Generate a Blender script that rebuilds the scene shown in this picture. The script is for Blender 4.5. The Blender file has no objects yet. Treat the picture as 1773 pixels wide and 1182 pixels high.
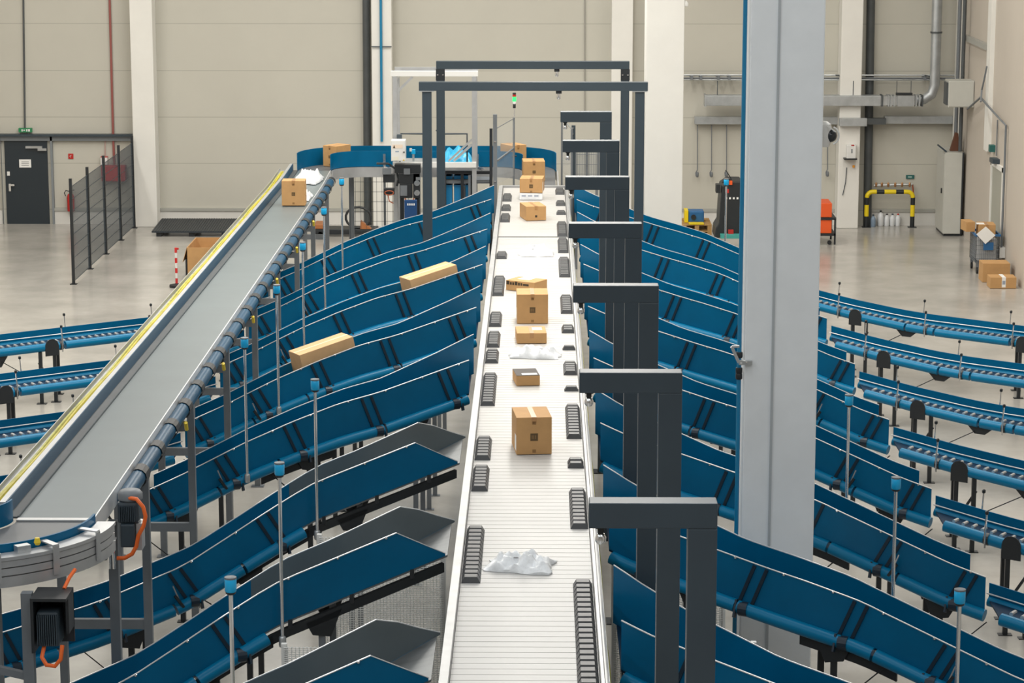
import bpy, bmesh, math, random
from mathutils import Vector, Matrix, Quaternion
random.seed(7)
C = bpy.context.scene
COL = C.collection

# ------------------------------------------------------------------ camera
F, CX, CY, CAMH = 4400.0, 886.5, 591.0, 9.0
PITCH = math.atan(848 / F)
YAW = math.atan(48.5 / math.hypot(F, 848))
fwd = Vector((-math.sin(YAW) * math.cos(PITCH), math.cos(YAW) * math.cos(PITCH), -math.sin(PITCH)))
rgt = Vector((math.cos(YAW), math.sin(YAW), 0))
upv = rgt.cross(fwd)
cam_d = bpy.data.cameras.new('camera')
cam = bpy.data.objects.new('camera', cam_d)
COL.objects.link(cam)
cam.matrix_world = Matrix(((rgt.x, upv.x, -fwd.x, 0), (rgt.y, upv.y, -fwd.y, 0), (rgt.z, upv.z, -fwd.z, CAMH), (0, 0, 0, 1)))
cam_d.sensor_width = 36
cam_d.lens = F / 1773 * 36
cam_d.clip_end = 300
C.camera = cam


def ray(x, y):
    return fwd + rgt * ((x - CX) / F) - upv * ((y - CY) / F)


def at_z(x, y, z):
    r = ray(x, y)
    return Vector((0, 0, CAMH)) + r * ((z - CAMH) / r.z)


def at_y(x, y, Y):
    r = ray(x, y)
    return Vector((0, 0, CAMH)) + r * (Y / r.y)


# ------------------------------------------------------------------ light
C.view_settings.view_transform = 'Standard'
C.view_settings.look = 'None'
C.view_settings.gamma = 1
C.view_settings.exposure = 0.0
w = bpy.data.worlds.new('world')
C.world = w
w.use_nodes = True
w.node_tree.nodes['Background'].inputs[0].default_value = (0.9, 0.95, 1, 1)
w.node_tree.nodes['Background'].inputs[1].default_value = 0.1


def lamp(name, x, y, z, sx, sy, power, col=(1, 1, 1), rx=0, ry=0):
    d = bpy.data.lights.new(name, 'AREA')
    d.shape = 'RECTANGLE'
    d.size, d.size_y = sx, sy
    d.energy = power
    d.color = col
    o = bpy.data.objects.new(name, d)
    o.location = (x, y, z)
    o.rotation_euler = (rx, ry, 0)
    COL.objects.link(o)
    return o


# rows of ceiling fittings running the length of the hall
COOL, WARM = (0.93, 0.97, 1.0), (1.0, 0.965, 0.90)
for lx, pw in ((-12.5, 1.0), (-5.5, 1.0), (1.2, 1.0), (7.4, 0.62)):
    for ly, c, k in ((8, COOL, 0.60), (22, COOL, 0.36), (37, WARM, 1.2), (51, WARM, 1.1)):
        lamp('ceiling_lamp', lx, ly, 12.3, 0.8, 11, 700 * pw * k, c)

# unseen lamps added to brighten the far half of the sorting conveyor
for ly in (32, 41, 50):
    lamp('added_belt_lamp', -0.1, ly, 8.2, 0.35, 8, 135, WARM)

# ------------------------------------------------------------------ materials
MATS = {}


def mat(name, col, rough=0.5, metal=0.0, var=0.0, scale=4.0, bump=0.0, spec=0.5, emit=0.0, alpha=1.0, stretch=None):
    if name in MATS:
        return MATS[name]
    m = bpy.data.materials.new(name)
    m.use_nodes = True
    nt = m.node_tree
    b = nt.nodes['Principled BSDF']
    b.inputs['Base Color'].default_value = (*col, 1)
    b.inputs['Roughness'].default_value = rough
    b.inputs['Metallic'].default_value = metal
    b.inputs['Specular IOR Level'].default_value = spec
    if emit:
        b.inputs['Emission Color'].default_value = (*col, 1)
        b.inputs['Emission Strength'].default_value = emit
    if alpha < 1:
        b.inputs['Alpha'].default_value = alpha
    if var or bump:
        tc = nt.nodes.new('ShaderNodeTexCoord')
        mp = nt.nodes.new('ShaderNodeMapping')
        if stretch:
            mp.inputs['Scale'].default_value = stretch
        nz = nt.nodes.new('ShaderNodeTexNoise')
        nz.inputs['Scale'].default_value = scale
        nz.inputs['Detail'].default_value = 6
        nz.inputs['Roughness'].default_value = 0.6
        nt.links.new(tc.outputs['Object'], mp.inputs['Vector'])
        nt.links.new(mp.outputs['Vector'], nz.inputs['Vector'])
        if var:
            cr = nt.nodes.new('ShaderNodeValToRGB')
            cr.color_ramp.elements[0].position = 0.3
            cr.color_ramp.elements[1].position = 0.7
            cr.color_ramp.elements[0].color = (*[c * (1 - var) for c in col], 1)
            cr.color_ramp.elements[1].color = (*[min(1, c * (1 + var)) for c in col], 1)
            nt.links.new(nz.outputs['Fac'], cr.inputs['Fac'])
            nt.links.new(cr.outputs['Color'], b.inputs['Base Color'])
        if bump:
            bp = nt.nodes.new('ShaderNodeBump')
            bp.inputs['Strength'].default_value = bump
            bp.inputs['Distance'].default_value = 0.02
            nt.links.new(nz.outputs['Fac'], bp.inputs['Height'])
            nt.links.new(bp.outputs['Normal'], b.inputs['Normal'])
    MATS[name] = m
    return m


def seam_mat(name, col, pitch, offset, width, dark, var=0.03, rough=0.6):
    """wall panels: thin horizontal joints every `pitch` metres"""
    m = mat(name, col, rough, var=var, scale=0.6)
    nt = m.node_tree
    b = nt.nodes['Principled BSDF']
    src = b.inputs['Base Color'].links[0].from_socket
    geo = nt.nodes.new('ShaderNodeNewGeometry')
    sep = nt.nodes.new('ShaderNodeSeparateXYZ')
    nt.links.new(geo.outputs['Position'], sep.inputs[0])
    a = nt.nodes.new('ShaderNodeMath'); a.operation = 'ADD'; a.inputs[1].default_value = 100 * pitch - offset
    nt.links.new(sep.outputs['Z'], a.inputs[0])
    mo = nt.nodes.new('ShaderNodeMath'); mo.operation = 'MODULO'; mo.inputs[1].default_value = pitch
    nt.links.new(a.outputs[0], mo.inputs[0])
    lt = nt.nodes.new('ShaderNodeMath'); lt.operation = 'LESS_THAN'; lt.inputs[1].default_value = width
    nt.links.new(mo.outputs[0], lt.inputs[0])
    mx = nt.nodes.new('ShaderNodeMix'); mx.data_type = 'RGBA'
    nt.links.new(lt.outputs[0], mx.inputs['Factor'])
    nt.links.new(src, mx.inputs['A'])
    mx.inputs['B'].default_value = (*[c * dark for c in col], 1)
    nt.links.new(mx.outputs['Result'], b.inputs['Base Color'])
    return m


M_WALL = seam_mat('wall_panel', (0.50, 0.485, 0.425), 1.135, 0.35, 0.022, 0.78)
M_WALLR = seam_mat('side_wall_panel', (0.52, 0.47, 0.41), 1.135, 0.35, 0.0, 0.9)
M_PLINTH = mat('plinth_paint', (0.62, 0.61, 0.58), 0.6, var=0.05, scale=1)
M_FLOOR = mat('polished_concrete', (0.405, 0.388, 0.355), 0.2, var=0.22, scale=0.6, bump=0.02)
M_CEIL = mat('ceiling_paint', (0.6, 0.6, 0.58), 0.8)
M_PILLAR = mat('white_concrete', (0.74, 0.73, 0.69), 0.6, var=0.03, scale=1.5)
M_COLUMN = mat('column_paint', (0.80, 0.83, 0.85), 0.45, var=0.03, scale=3)
M_BLUE = mat('blue_enamel', (0.0, 0.106, 0.23), 0.34, var=0.12, scale=1.2, spec=0.22)
M_BLUET = mat('blue_tube_enamel', (0.0, 0.15, 0.30), 0.32, spec=0.25)
M_NAVY = mat('navy_enamel', (0.002, 0.02, 0.05), 0.6, spec=0.2, var=0.1, scale=2)
M_STRAP = mat('dark_strap', (0.004, 0.016, 0.032), 0.45)
M_EDGE = mat('bare_sheet_edge', (0.75, 0.77, 0.78), 0.35, metal=0.4)
M_BLACK = mat('black_powder_coat', (0.015, 0.018, 0.021), 0.45)
M_DGREY = mat('anthracite_paint', (0.036, 0.052, 0.066), 0.42, var=0.05, scale=3)
M_LEG = mat('grey_steel_leg', (0.15, 0.165, 0.18), 0.5, var=0.1, scale=3)
M_STEEL = mat('galvanised_steel', (0.52, 0.54, 0.55), 0.34, metal=0.75, var=0.14, scale=2.5)
M_CHUTESTEEL = mat('chute_sheet_steel', (0.20, 0.21, 0.215), 0.45, metal=0.6, var=0.2, scale=1.6, stretch=(1, 3, 1))
M_LINER = mat('dark_slide_liner', (0.10, 0.125, 0.135), 0.32, var=0.12, scale=1.2, spec=0.6)
M_ALU = mat('aluminium_profile', (0.52, 0.525, 0.53), 0.4, metal=0.6, var=0.08, scale=4)
M_CHROME = mat('chrome', (0.8, 0.81, 0.82), 0.15, metal=0.9)
M_BELT = mat('grey_rubber_belt', (0.135, 0.165, 0.175), 0.38, var=0.06, scale=1.4)
M_DBELT = mat('dark_rubber_belt', (0.11, 0.115, 0.12), 0.5, var=0.08, scale=2)
M_SLAT = mat('sorter_slat', (0.50, 0.49, 0.475), 0.4, var=0.04, scale=1.2, spec=0.5)
M_SHOE = mat('shoe_plastic', (0.055, 0.058, 0.062), 0.42, var=0.1, scale=8)
M_CARD = mat('cardboard', (0.50, 0.285, 0.115), 0.75, var=0.07, scale=5)
M_CARDL = mat('pale_cardboard', (0.58, 0.36, 0.18), 0.75, var=0.06, scale=5)
M_CARDIN = mat('cardboard_inside', (0.34, 0.19, 0.07), 0.8, var=0.08, scale=5)
M_TAPE = mat('packing_tape_film', (0.42, 0.22, 0.085), 0.3)
M_PAPER = mat('white_paper', (0.82, 0.82, 0.80), 0.7)
M_BAG = mat('white_poly_film', (0.76, 0.78, 0.80), 0.3, var=0.12, scale=9, bump=0.5)
M_INK = mat('dark_print', (0.05, 0.035, 0.02), 0.7)
M_DLABEL = mat('dark_wrap', (0.035, 0.025, 0.02), 0.6)
M_YEL = mat('yellow_plastic', (0.75, 0.55, 0.03), 0.45)
M_OLIVE = mat('yellow_cable_tray', (0.42, 0.40, 0.07), 0.5, var=0.35, scale=6)
M_SKY = mat('beacon_blue', (0.01, 0.40, 0.76), 0.25)
M_PIPEB = mat('blue_pipe_paint', (0.01, 0.2, 0.38), 0.35)
M_RED = mat('red_enamel', (0.45, 0.02, 0.015), 0.4)
M_ORANGE = mat('orange_enamel', (0.75, 0.10, 0.015), 0.45)
M_OCABLE = mat('orange_cable_sheath', (0.8, 0.14, 0.02), 0.45)
M_GREEN = mat('exit_green', (0.015, 0.22, 0.08), 0.45)
M_GLOW = mat('green_lamp_glow', (0.03, 0.85, 0.16), 0.4, emit=1.1)
M_WHITE = mat('white_plastic', (0.72, 0.72, 0.70), 0.4)
M_CAB = mat('light_grey_cabinet', (0.50, 0.50, 0.46), 0.45, var=0.03, scale=4)
M_DOOR = mat('dark_door_paint', (0.017, 0.026, 0.034), 0.4)
M_FRAME = mat('grey_door_frame', (0.20, 0.22, 0.235), 0.5)
M_DUCT = mat('galvanised_duct', (0.43, 0.45, 0.46), 0.42, metal=0.55, var=0.12, scale=5)
M_DPIPE = mat('dark_grey_pipe', (0.07, 0.078, 0.082), 0.45, var=0.15, scale=2)
M_TOTE = mat('blue_tote', (0.01, 0.25, 0.55), 0.4)
M_CYAN = mat('cyan_film', (0.03, 0.42, 0.72), 0.3, var=0.2, scale=6, bump=0.3)
M_WOOD = mat('pallet_wood', (0.40, 0.24, 0.09), 0.75, var=0.15, scale=3)
M_GLASS = mat('clear_acrylic', (0.75, 0.78, 0.78), 0.08, alpha=0.16)
M_PLASTIC = mat('translucent_canister', (0.66, 0.68, 0.70), 0.35)

# ------------------------------------------------------------------ mesh helpers


class MB:
    def __init__(s):
        s.v, s.f = [], []

    def add(s, vs, fs):
        n = len(s.v)
        s.v += [Vector(v) for v in vs]
        s.f += [tuple(i + n for i in f) for f in fs]
        return s

    def box(s, x0, x1, y0, y1, z0, z1):
        return s.add([(x0, y0, z0), (x1, y0, z0), (x1, y1, z0), (x0, y1, z0), (x0, y0, z1), (x1, y0, z1), (x1, y1, z1), (x0, y1, z1)],
                     [(3, 2, 1, 0), (4, 5, 6, 7), (0, 1, 5, 4), (1, 2, 6, 5), (2, 3, 7, 6), (3, 0, 4, 7)])

    def bar(s, a, b, w, h=None, up=(0, 0, 1)):
        """rectangular bar from a to b: w across, h along up"""
        h = h or w
        a, b = Vector(a), Vector(b)
        d = (b - a).normalized()
        u = Vector(up)
        if abs(d.dot(u)) > 0.98:
            u = Vector((0, 1, 0))
        r = d.cross(u).normalized() * (w / 2)
        u = r.cross(d).normalized() * (h / 2)
        vs = [p + i * r + j * u for p in (a, b) for i, j in ((-1, -1), (1, -1), (1, 1), (-1, 1))]
        return s.add(vs, [(3, 2, 1, 0), (4, 5, 6, 7), (0, 1, 5, 4), (1, 2, 6, 5), (2, 3, 7, 6), (3, 0, 4, 7)])

    def tube(s, pts, r, n=10, caps=True):
        pts = [Vector(p) for p in pts]
        rs = r if isinstance(r, (list, tuple)) else [r] * len(pts)
        rings = []
        ref = None
        for i, p in enumerate(pts):
            d = (pts[min(i + 1, len(pts) - 1)] - pts[max(i - 1, 0)]).normalized()
            if ref is None:
                ref = Vector((0, 0, 1)) if abs(d.z) < 0.9 else Vector((1, 0, 0))
            u = d.cross(ref).normalized()
            v = u.cross(d).normalized()
            ref = v
            rings.append([p + (u * math.cos(2 * math.pi * k / n) + v * math.sin(2 * math.pi * k / n)) * rs[i] for k in range(n)])
        vs = [q for ring in rings for q in ring]
        fs = []
        for i in range(len(pts) - 1):
            for k in range(n):
                a, b = i * n + k, i * n + (k + 1) % n
                fs.append((b, a, a + n, b + n))
        if caps:
            fs.append(tuple(range(n)))
            fs.append(tuple((len(pts) - 1) * n + k for k in reversed(range(n))))
        return s.add(vs, fs)

    def sheet(s, A, B, off):
        """solid plate between polylines A and B, thickened by off (vector or list)"""
        n = len(A)
        A = [Vector(p) for p in A]
        B = [Vector(p) for p in B]
        off = [Vector(off)] * n if not isinstance(off, list) else off
        vs = A + B + [p + o for p, o in zip(A, off)] + [p + o for p, o in zip(B, off)]
        fs = []
        for i in range(n - 1):
            a, b, c, d = i, i + 1, n + i + 1, n + i
            fs.append((a, b, c, d))
            fs.append((2 * n + d, 2 * n + c, 2 * n + b, 2 * n + a))
            fs.append((b, a, 2 * n + a, 2 * n + b))
            fs.append((d, c, 2 * n + c, 2 * n + d))
        for i in (0, n - 1):
            q = (i, n + i, 3 * n + i, 2 * n + i)
            fs.append(q if i == 0 else tuple(reversed(q)))
        return s.add(vs, fs)

    def prism(s, poly, off):
        n = len(poly)
        poly = [Vector(p) for p in poly]
        off = Vector(off)
        vs = poly + [p + off for p in poly]
        fs = [tuple(range(n)), tuple(reversed(range(n, 2 * n)))]
        for i in range(n):
            j = (i + 1) % n
            fs.append((j, i, n + i, n + j))
        return s.add(vs, fs)

    def lathe(s, prof, c=(0, 0, 0), n=16):
        c = Vector(c)
        vs, fs = [], []
        for r, z in prof:
            vs += [c + Vector((r * math.cos(2 * math.pi * k / n), r * math.sin(2 * math.pi * k / n), z)) for k in range(n)]
        for i in range(len(prof) - 1):
            for k in range(n):
                a, b = i * n + k, i * n + (k + 1) % n
                fs.append((a, b, b + n, a + n))
        fs.append(tuple(reversed(range(n))))
        fs.append(tuple((len(prof) - 1) * n + k for k in range(n)))
        return s.add(vs, fs)

    def build(s, name, m, parent=None, smooth=False, bevel=0.0, local=False):
        me = bpy.data.meshes.new(name)
        off = Vector((0, 0, 0))
        if parent is not None and not local:
            p = parent
            while p is not None:
                off += p.location
                p = p.parent
        me.from_pydata([tuple(v - off) for v in s.v], [], s.f)
        bm = bmesh.new()
        bm.from_mesh(me)
        bmesh.ops.recalc_face_normals(bm, faces=bm.faces)
        if bevel:
            bmesh.ops.bevel(bm, geom=[e for e in bm.edges if len(e.link_faces) == 2 and e.calc_face_angle() > 0.6], offset=bevel, segments=2, affect='EDGES', profile=0.6)
        bm.to_mesh(me)
        bm.free()
        me.materials.append(m)
        if smooth:
            me.polygons.foreach_set('use_smooth', [True] * len(me.polygons))
            try:
                me.set_sharp_from_angle(angle=math.radians(40))
            except Exception:
                pass
        o = bpy.data.objects.new(name, me)
        COL.objects.link(o)
        if parent is not None:
            o.parent = parent
        return o


def tag(o, label, cat, group=None):
    o['label'] = label
    o['category'] = cat
    if group:
        o['group'] = group
    return o


def thing(name, loc, label, cat, group=None, rz=0.0):
    o = bpy.data.objects.new(name, None)
    COL.objects.link(o)
    o.location = loc
    o.rotation_euler = (0, 0, rz)
    o.empty_display_size = 0.2
    return tag(o, label, cat, group)


def struct(o):
    o['kind'] = 'structure'
    return o


def copy_tree(o, parent=None):
    c = o.copy()
    COL.objects.link(c)
    c.parent = parent
    for ch in [q for q in o.children]:
        copy_tree(ch, c)
    return c


def place(mesh_src, loc, parent, rot=None):
    c = mesh_src.copy()
    COL.objects.link(c)
    c.parent = parent
    c.location = loc
    if rot is not None:
        c.rotation_euler = rot
    return c


def lerp_table(tab, x):
    if x <= tab[0][0]:
        return tab[0][1]
    for (a, va), (b, vb) in zip(tab, tab[1:]):
        if x <= b:
            return va + (vb - va) * (x - a) / (b - a)
    return tab[-1][1]


def frange(a, b, n):
    return [a + (b - a) * i / (n - 1) for i in range(n)]


def box_thing(b, name, m, parent=None, bevel=0.004):
    return MB().box(*b).build(name, m, parent, bevel=bevel)


# ------------------------------------------------------------------ the hall
YB = 61.9          # back wall
XR = 10.12         # right wall
XL = -17.0
struct(MB().box(XL - .3, XR + .3, -6.3, YB + .3, -0.3, 0).build('floor', M_FLOOR))
struct(MB().box(XL - .3, XR + .3, -6.3, YB + .3, 12.6, 12.9).build('ceiling', M_CEIL))
struct(MB().box(XL, XR, YB, YB + .3, 0, 12.6).build('wall_back', M_WALL))
struct(MB().box(XR, XR + .3, -6, YB + .3, 0, 12.6).build('wall_right', M_WALLR))
struct(MB().box(XL - .3, XL, -6, YB + .3, 0, 12.6).build('wall_left', M_WALLR))
struct(MB().box(XL, XR, -6.3, -6, 0, 12.6).build('wall_front', M_WALLR))


def wbox(x0, y0, x1, y1, depth, Y=None, thick=None):
    """box whose front face fills pixel rect on the plane Y-depth, reaching back by thick"""
    Y = YB if Y is None else Y
    a = at_y(x0, y0, Y - depth)
    b = at_y(x1, y1, Y - depth)
    t = depth if thick is None else thick
    return (min(a.x, b.x), max(a.x, b.x), Y - depth, Y - depth + t, max(0.0, min(a.z, b.z)), max(a.z, b.z))


def wm(name, rect, m, depth, parent=None, thick=None, bevel=0.0, Y=None):
    return MB().box(*wbox(*rect, depth, Y, thick)).build(name, m, parent, bevel=bevel)


# plinth and ledge along the back wall
pl = MB()
for a, b in ((XL, -13.2), (-11.95, -9.62), (-9.33, -4.3), (-3.4, 1.7), (2.35, 7.25), (7.95, XR)):
    pl.box(a, b, YB - .06, YB, 0, 0.33)
struct(pl.build('baseboard_back', M_PLINTH))
pl = MB()
for a, b in ((-11.95, -9.62), (-9.33, -4.3), (-3.4, 1.7), (2.35, 7.25), (7.95, XR)):
    pl.box(a, b, YB - .09, YB, 0.33, 0.40)
struct(pl.build('trim_1', M_FRAME if False else mat('ledge_grey', (0.36, 0.36, 0.33), 0.5)))
# pilasters on the back wall
for n, (x0, x1, d, m) in enumerate(((225, 264, .55, M_PILLAR), (643, 678, .5, M_PILLAR), (1059, 1096, .5, M_PILLAR), (1457, 1494, .6, M_PILLAR))):
    a, b = at_y(x0, 60, YB - d), at_y(x1, 60, YB - d)
    struct(MB().box(a.x, b.x, YB - d, YB, 0, 12.6).build('trim_%d' % (n + 2), m, bevel=.02))

# ---- left corner of the back wall: door, signs, hose cabinet
d1 = struct(wm('door_1', (7, 243, 86, 388), M_DOOR, .05))
fr = MB()
for r in ((0, 236, 6, 389), (86, 236, 95, 389), (-40, 236, 233, 244)):
    fr.box(*wbox(*r, .10))
struct(fr.build('trim_6', M_FRAME))
b = wbox(-40, 232.5, 231, 236.5, .2)
struct(MB().box(*b).build('trim_7', M_DGREY))
h = MB()
q = wbox(15, 318, 19, 331, .08)
h.box(*q)
q = wbox(15, 319, 25, 322, .13, thick=.03)
h.box(*q)
h.build('door_handle', M_CHROME, d1)
wm('door_closer', (44, 253, 73, 257), M_STEEL, .12, d1)
wm('closer_box', (65, 257, 80, 261), M_STEEL, .13, d1)
wm('lock_plate', (12, 297, 17, 304), M_WHITE, .07, d1)
nt_ = wm('door_notice', (33, 276, 54, 290), M_PAPER, .06, d1)
for k in range(3):
    wm('text_line', (37, 279.5 + 3 * k, 50, 280.7 + 3 * k), mat('grey_print', (.3, .3, .3), .7), .064, nt_, thick=.003)

t = thing('exit_sign', at_y(43, 227, YB), 'small green illuminated exit sign high on the wall above the dark door', 'exit sign')
wm('housing', (32, 222, 55, 229), M_GREEN, .1, t)
for r in ((37, 223.8, 39.5, 227.5), (40.5, 224.5, 43, 226.5), (45, 223.6, 47, 227.6), (48, 223.6, 52, 227.6)):
    wm('pictogram', r, M_WHITE, .105, t, thick=.004)
o = MB().tube([at_y(43, 221.5, YB - .04), at_y(40, -30, YB - .04)], .022).build('cable_conduit', M_DPIPE)
tag(o, 'thin brown-grey vertical conduit running down to the green exit sign', 'conduit')
o = MB().tube([at_y(198, 284, YB - .05), at_y(196, 240, YB - .05), at_y(189, -30, YB - .05)], .028).build('fire_water_pipe', mat('red_pipe', (0.30, 0.09, 0.08), .45))
tag(o, 'thin red vertical pipe leading down to the red hose cabinet', 'pipe')
t = thing('fire_sign', at_y(122, 270, YB), 'small square red fire sign on the wall between door and fence', 'sign')
wm('sign_plate', (118, 266, 127, 275), M_RED, .02, t)
a = wbox(118, 266, 127, 275, .025)
MB().bar((a[0] + .05, a[2], a[4] + .03), (a[1] - .05, a[2], a[5] - .03), .02, .006).build('extinguisher_mark', M_WHITE, t)
MB().bar((a[0] + .03, a[2], a[4] + .06), (a[0] + .06, a[2], a[5] - .04), .012, .006).build('flame_mark', M_WHITE, t)
t = thing('hose_cabinet', at_y(195, 300, YB), 'red fire hose cabinet on the wall seen through the dark mesh fence', 'hose cabinet')
wm('body', (175, 287, 217, 314), M_RED, .25, t, bevel=.01)
wm('door_panel', (176, 288, 193, 313), M_RED, .262, t, thick=.012)
wm('door_panel', (195, 288, 216, 313), M_RED, .262, t, thick=.012)
wm('instruction_plate', (205, 295, 209, 304), M_PAPER, .266, t, thick=.004)
t = thing('alarm_box', at_y(180, 275, YB), 'small white alarm box above the red hose cabinet, left of its pipe', 'alarm box')
wm('housing', (174, 272, 186, 285), M_WHITE, .1, t)
wm('red_top_strip', (174, 271.3, 186, 272.6), M_RED, .102, t)
MB().tube([at_y(182, 271, YB - .03), at_y(182, 243, YB - .03)], .012).build('feed_cable', mat('pale_cable', (.5, .33, .3), .5), t)

t = thing('fire_extinguisher', at_y(123, 345, YB), 'red fire extinguisher hanging on the wall behind the first fence post', 'fire extinguisher')
p = at_y(123, 366, YB - .14)
MB().lathe([(.02, 0), (.085, .01), (.09, .04), (.09, .36), (.07, .42), (.03, .45), (.03, .47)], p, 14).build('cylinder', M_RED, t, smooth=True)
MB().lathe([(.035, .47), (.035, .52), (.02, .53)], p, 10).box(p.x - .02, p.x + .1, p.y - .015, p.y + .015, p.z + .52, p.z + .535).build('valve_lever', M_BLACK, t)
MB().tube([p + Vector((-.03, 0, .5)), p + Vector((-.11, 0, .52)), p + Vector((-.15, 0, .46)), p + Vector((-.12, 0, .38))], .012).build('hose', M_BLACK, t, smooth=True)

# ---- dark mesh fence running away from the camera
t = thing('mesh_fence', (-9.86, 57.1, 0), 'dark green-grey wire mesh fence on posts standing before the left wall', 'fence')
fy = [53.0, 55.0, 57.1, 59.2, 61.2]
for y in fy:
    q = MB().box(-9.89, -9.83, y - .03, y + .03, 0, 2.25)
    q.box(-9.93, -9.79, y - .07, y + .07, 0, .012)
    q.build('post', M_BLACK, t)
for a, b in zip(fy, fy[1:]):
    q = MB()
    n = 40
    for k in range(n):
        y = a + .05 + (b - a - .1) * k / (n - 1)
        q.box(-9.8625, -9.8575, y - .002, y + .002, .06, 2.08)
    for z in (.06, .3, .55, .8, 1.05, 1.3, 1.55, 1.8, 2.07):
        q.box(-9.867, -9.853, a + .03, b - .03, z - .004, z + .004)
    q.build('mesh_panel', M_DGREY, t)

# ---- things on the floor at the left back
t = thing('dock_plate', (-7.9, 60.6, 0), 'dark ribbed ramp plate raised on small feet at the foot of the back wall', 'ramp plate')
q = MB()
q.prism([(-9.22, 59.75, .10), (-6.55, 59.75, .10), (-6.55, 61.4, .17), (-9.22, 61.4, .17)], (0, 0, .035))
q.build('deck', mat('ribbed_plate', (.022, .03, .038), .5), t)
q = MB()
for k in range(44):
    x = -9.2 + k * .06
    q.prism([(x, 59.75, .135), (x + .02, 59.75, .135), (x + .02, 61.4, .205), (x, 61.4, .205)], (0, 0, .008))
q.build('ribs', M_BLACK, t)
for k in range(4):
    MB().box(-9.12 + k * .78, -9.0 + k * .78, 59.8, 61.2, 0, .11).build('foot', M_BLACK, t)

t = thing('barrier_post', at_z(306, 497, 0), 'red and white striped barrier post on a black base left of the open carton', 'barrier post')
p = Vector(t.location)
MB().lathe([(.15, 0), (.155, .02), (.15, .055), (.05, .075), (.03, .085)], p, 20).build('base', M_BLACK, t, smooth=True)
for k in range(7):
    MB().lathe([(.027, .085 + .108 * k), (.027, .085 + .108 * (k + 1))], p, 12).build('red_band' if k % 2 == 0 else 'white_band', mat('band_red', (.6, .03, .03), .4) if k % 2 == 0 else M_WHITE, t, smooth=True)
MB().box(p.x - .01, p.x + .06, p.y - .02, p.y + .02, p.z + .80, p.z + .835).build('chain_hook', M_RED, t)

t = thing('open_carton', (-6.95, 53.95, 0), 'big open brown carton standing on the floor behind the long grey belt', 'carton')
x0, x1, y0, y1, hh = -7.5, -6.1, 53.45, 54.9, .72
q = MB()
q.box(x0, x1, y0, y0 + .012, .02, hh); q.box(x0, x1, y1 - .012, y1, .02, hh)
q.box(x0, x0 + .012, y0 + .012, y1 - .012, .02, hh); q.box(x1 - .012, x1, y0 + .012, y1 - .012, .02, hh)
q.box(x0 + .012, x1 - .012, y0 + .012, y1 - .012, .02, .035)
q.build('body', M_CARD, t)
MB().prism([(x0 - .004, y0, hh), (x0 - .004, y1, hh), (x0 - .10, y1 - .05, hh - .32), (x0 - .10, y0 + .02, hh - .32)], (-.008, 0, 0)).build('side_flap', M_CARDL, t)
MB().box(x0 - .05, x0 - .01, y0 + .05, y1 - .3, 0.0, .46).build('black_board', M_BLACK, t)

# ---- pipes on the back wall
def vpipe(name, x, y0, y1, r, m, label, depth=None):
    d = depth or r + .03
    o = MB().tube([at_y(x, y1, YB - d), Vector((at_y(x, y0, YB - d).x, YB - d, 12.5))], r, 14).build(name, m, smooth=True)
    return tag(o, label, 'pipe')


vpipe('rain_downpipe', 636.5, 60, 395, .09, M_DPIPE, 'dark grey downpipe beside the pilaster behind the white cabinet')
o = MB().tube([at_y(661, 245, YB - .55), Vector((at_y(661, 60, YB - .55).x, YB - .55, 12.5))], .032, 10).build('air_pipe', M_PIPEB, smooth=True)
tag(o, 'thin bright blue vertical pipe on the pilaster left of the white frame', 'pipe')
o = MB().box(*wbox(643, 80, 678, 81.6, .56, thick=.03)).build('pipe_strap', M_DGREY)
tag(o, 'thin dark strap across the pilaster holding the blue pipe', 'strap')
vpipe('rain_downpipe', 1501.5, 60, 392, .10, M_DPIPE, 'dark grey downpipe right of the pilaster beside the yellow guard rail')
vpipe('cable_conduit', 1453, 60, 380, .03, M_DPIPE, 'thin grey conduit at the left edge of the right-hand pilaster', .05)
o = MB().tube([at_y(1012.5, -20, YB - .03), at_y(1012.5, 200, YB - .03)], .018).build('cable_conduit', mat('conduit_grey', (.32, .31, .28), .5))
tag(o, 'faint vertical grey conduit on the wall behind the dark portal frames', 'conduit')

# ------------------------------------------------------------------ main sorting conveyor
ZB = 2.50
BX0, BX1 = -0.705, 0.49        # slat deck
Y_A, Y_B = 10.0, 49.7
PITCH_S = 0.145
sorter = thing('sorting_conveyor', (-.11, 30, 0), 'long straight white slat sorting conveyor with dark side shoes running down the middle', 'conveyor')
q = MB()
y = Y_A
while y < Y_B - .05:
    q.box(BX0, BX1, y, min(y + PITCH_S - .010, Y_B), ZB - .03, ZB)
    y += PITCH_S
q.box(BX0 + .02, BX1 - .02, Y_A, Y_B, ZB - .07, ZB - .032)
q.build('slat_deck', M_SLAT, sorter)
MB().box(BX0, BX1, 43.16, 43.26, ZB, ZB + .004).build('deck_joint', M_DPIPE, sorter)
MB().box(BX0 - .088, BX0 - .004, Y_A, Y_B + .1, ZB - .12, ZB + .035).build('side_rail', M_ALU, sorter, bevel=.006)
MB().box(BX1 + .004, BX1 + .082, Y_A, Y_B + .1, ZB - .12, ZB + .035).build('side_rail', M_ALU, sorter, bevel=.006)
for xx in (BX0 - .012, BX1 + .004):
    q = MB().box(xx, xx + .008, Y_A, Y_B, ZB + .03, ZB + .042)
    q.build('brush_strip', M_BLACK, sorter)
MB().tube([(BX1 + .055, Y_A, ZB + .052), (BX1 + .055, Y_B, ZB + .052)], .018, 8).build('guide_tube', M_ALU, sorter, smooth=True)
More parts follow.
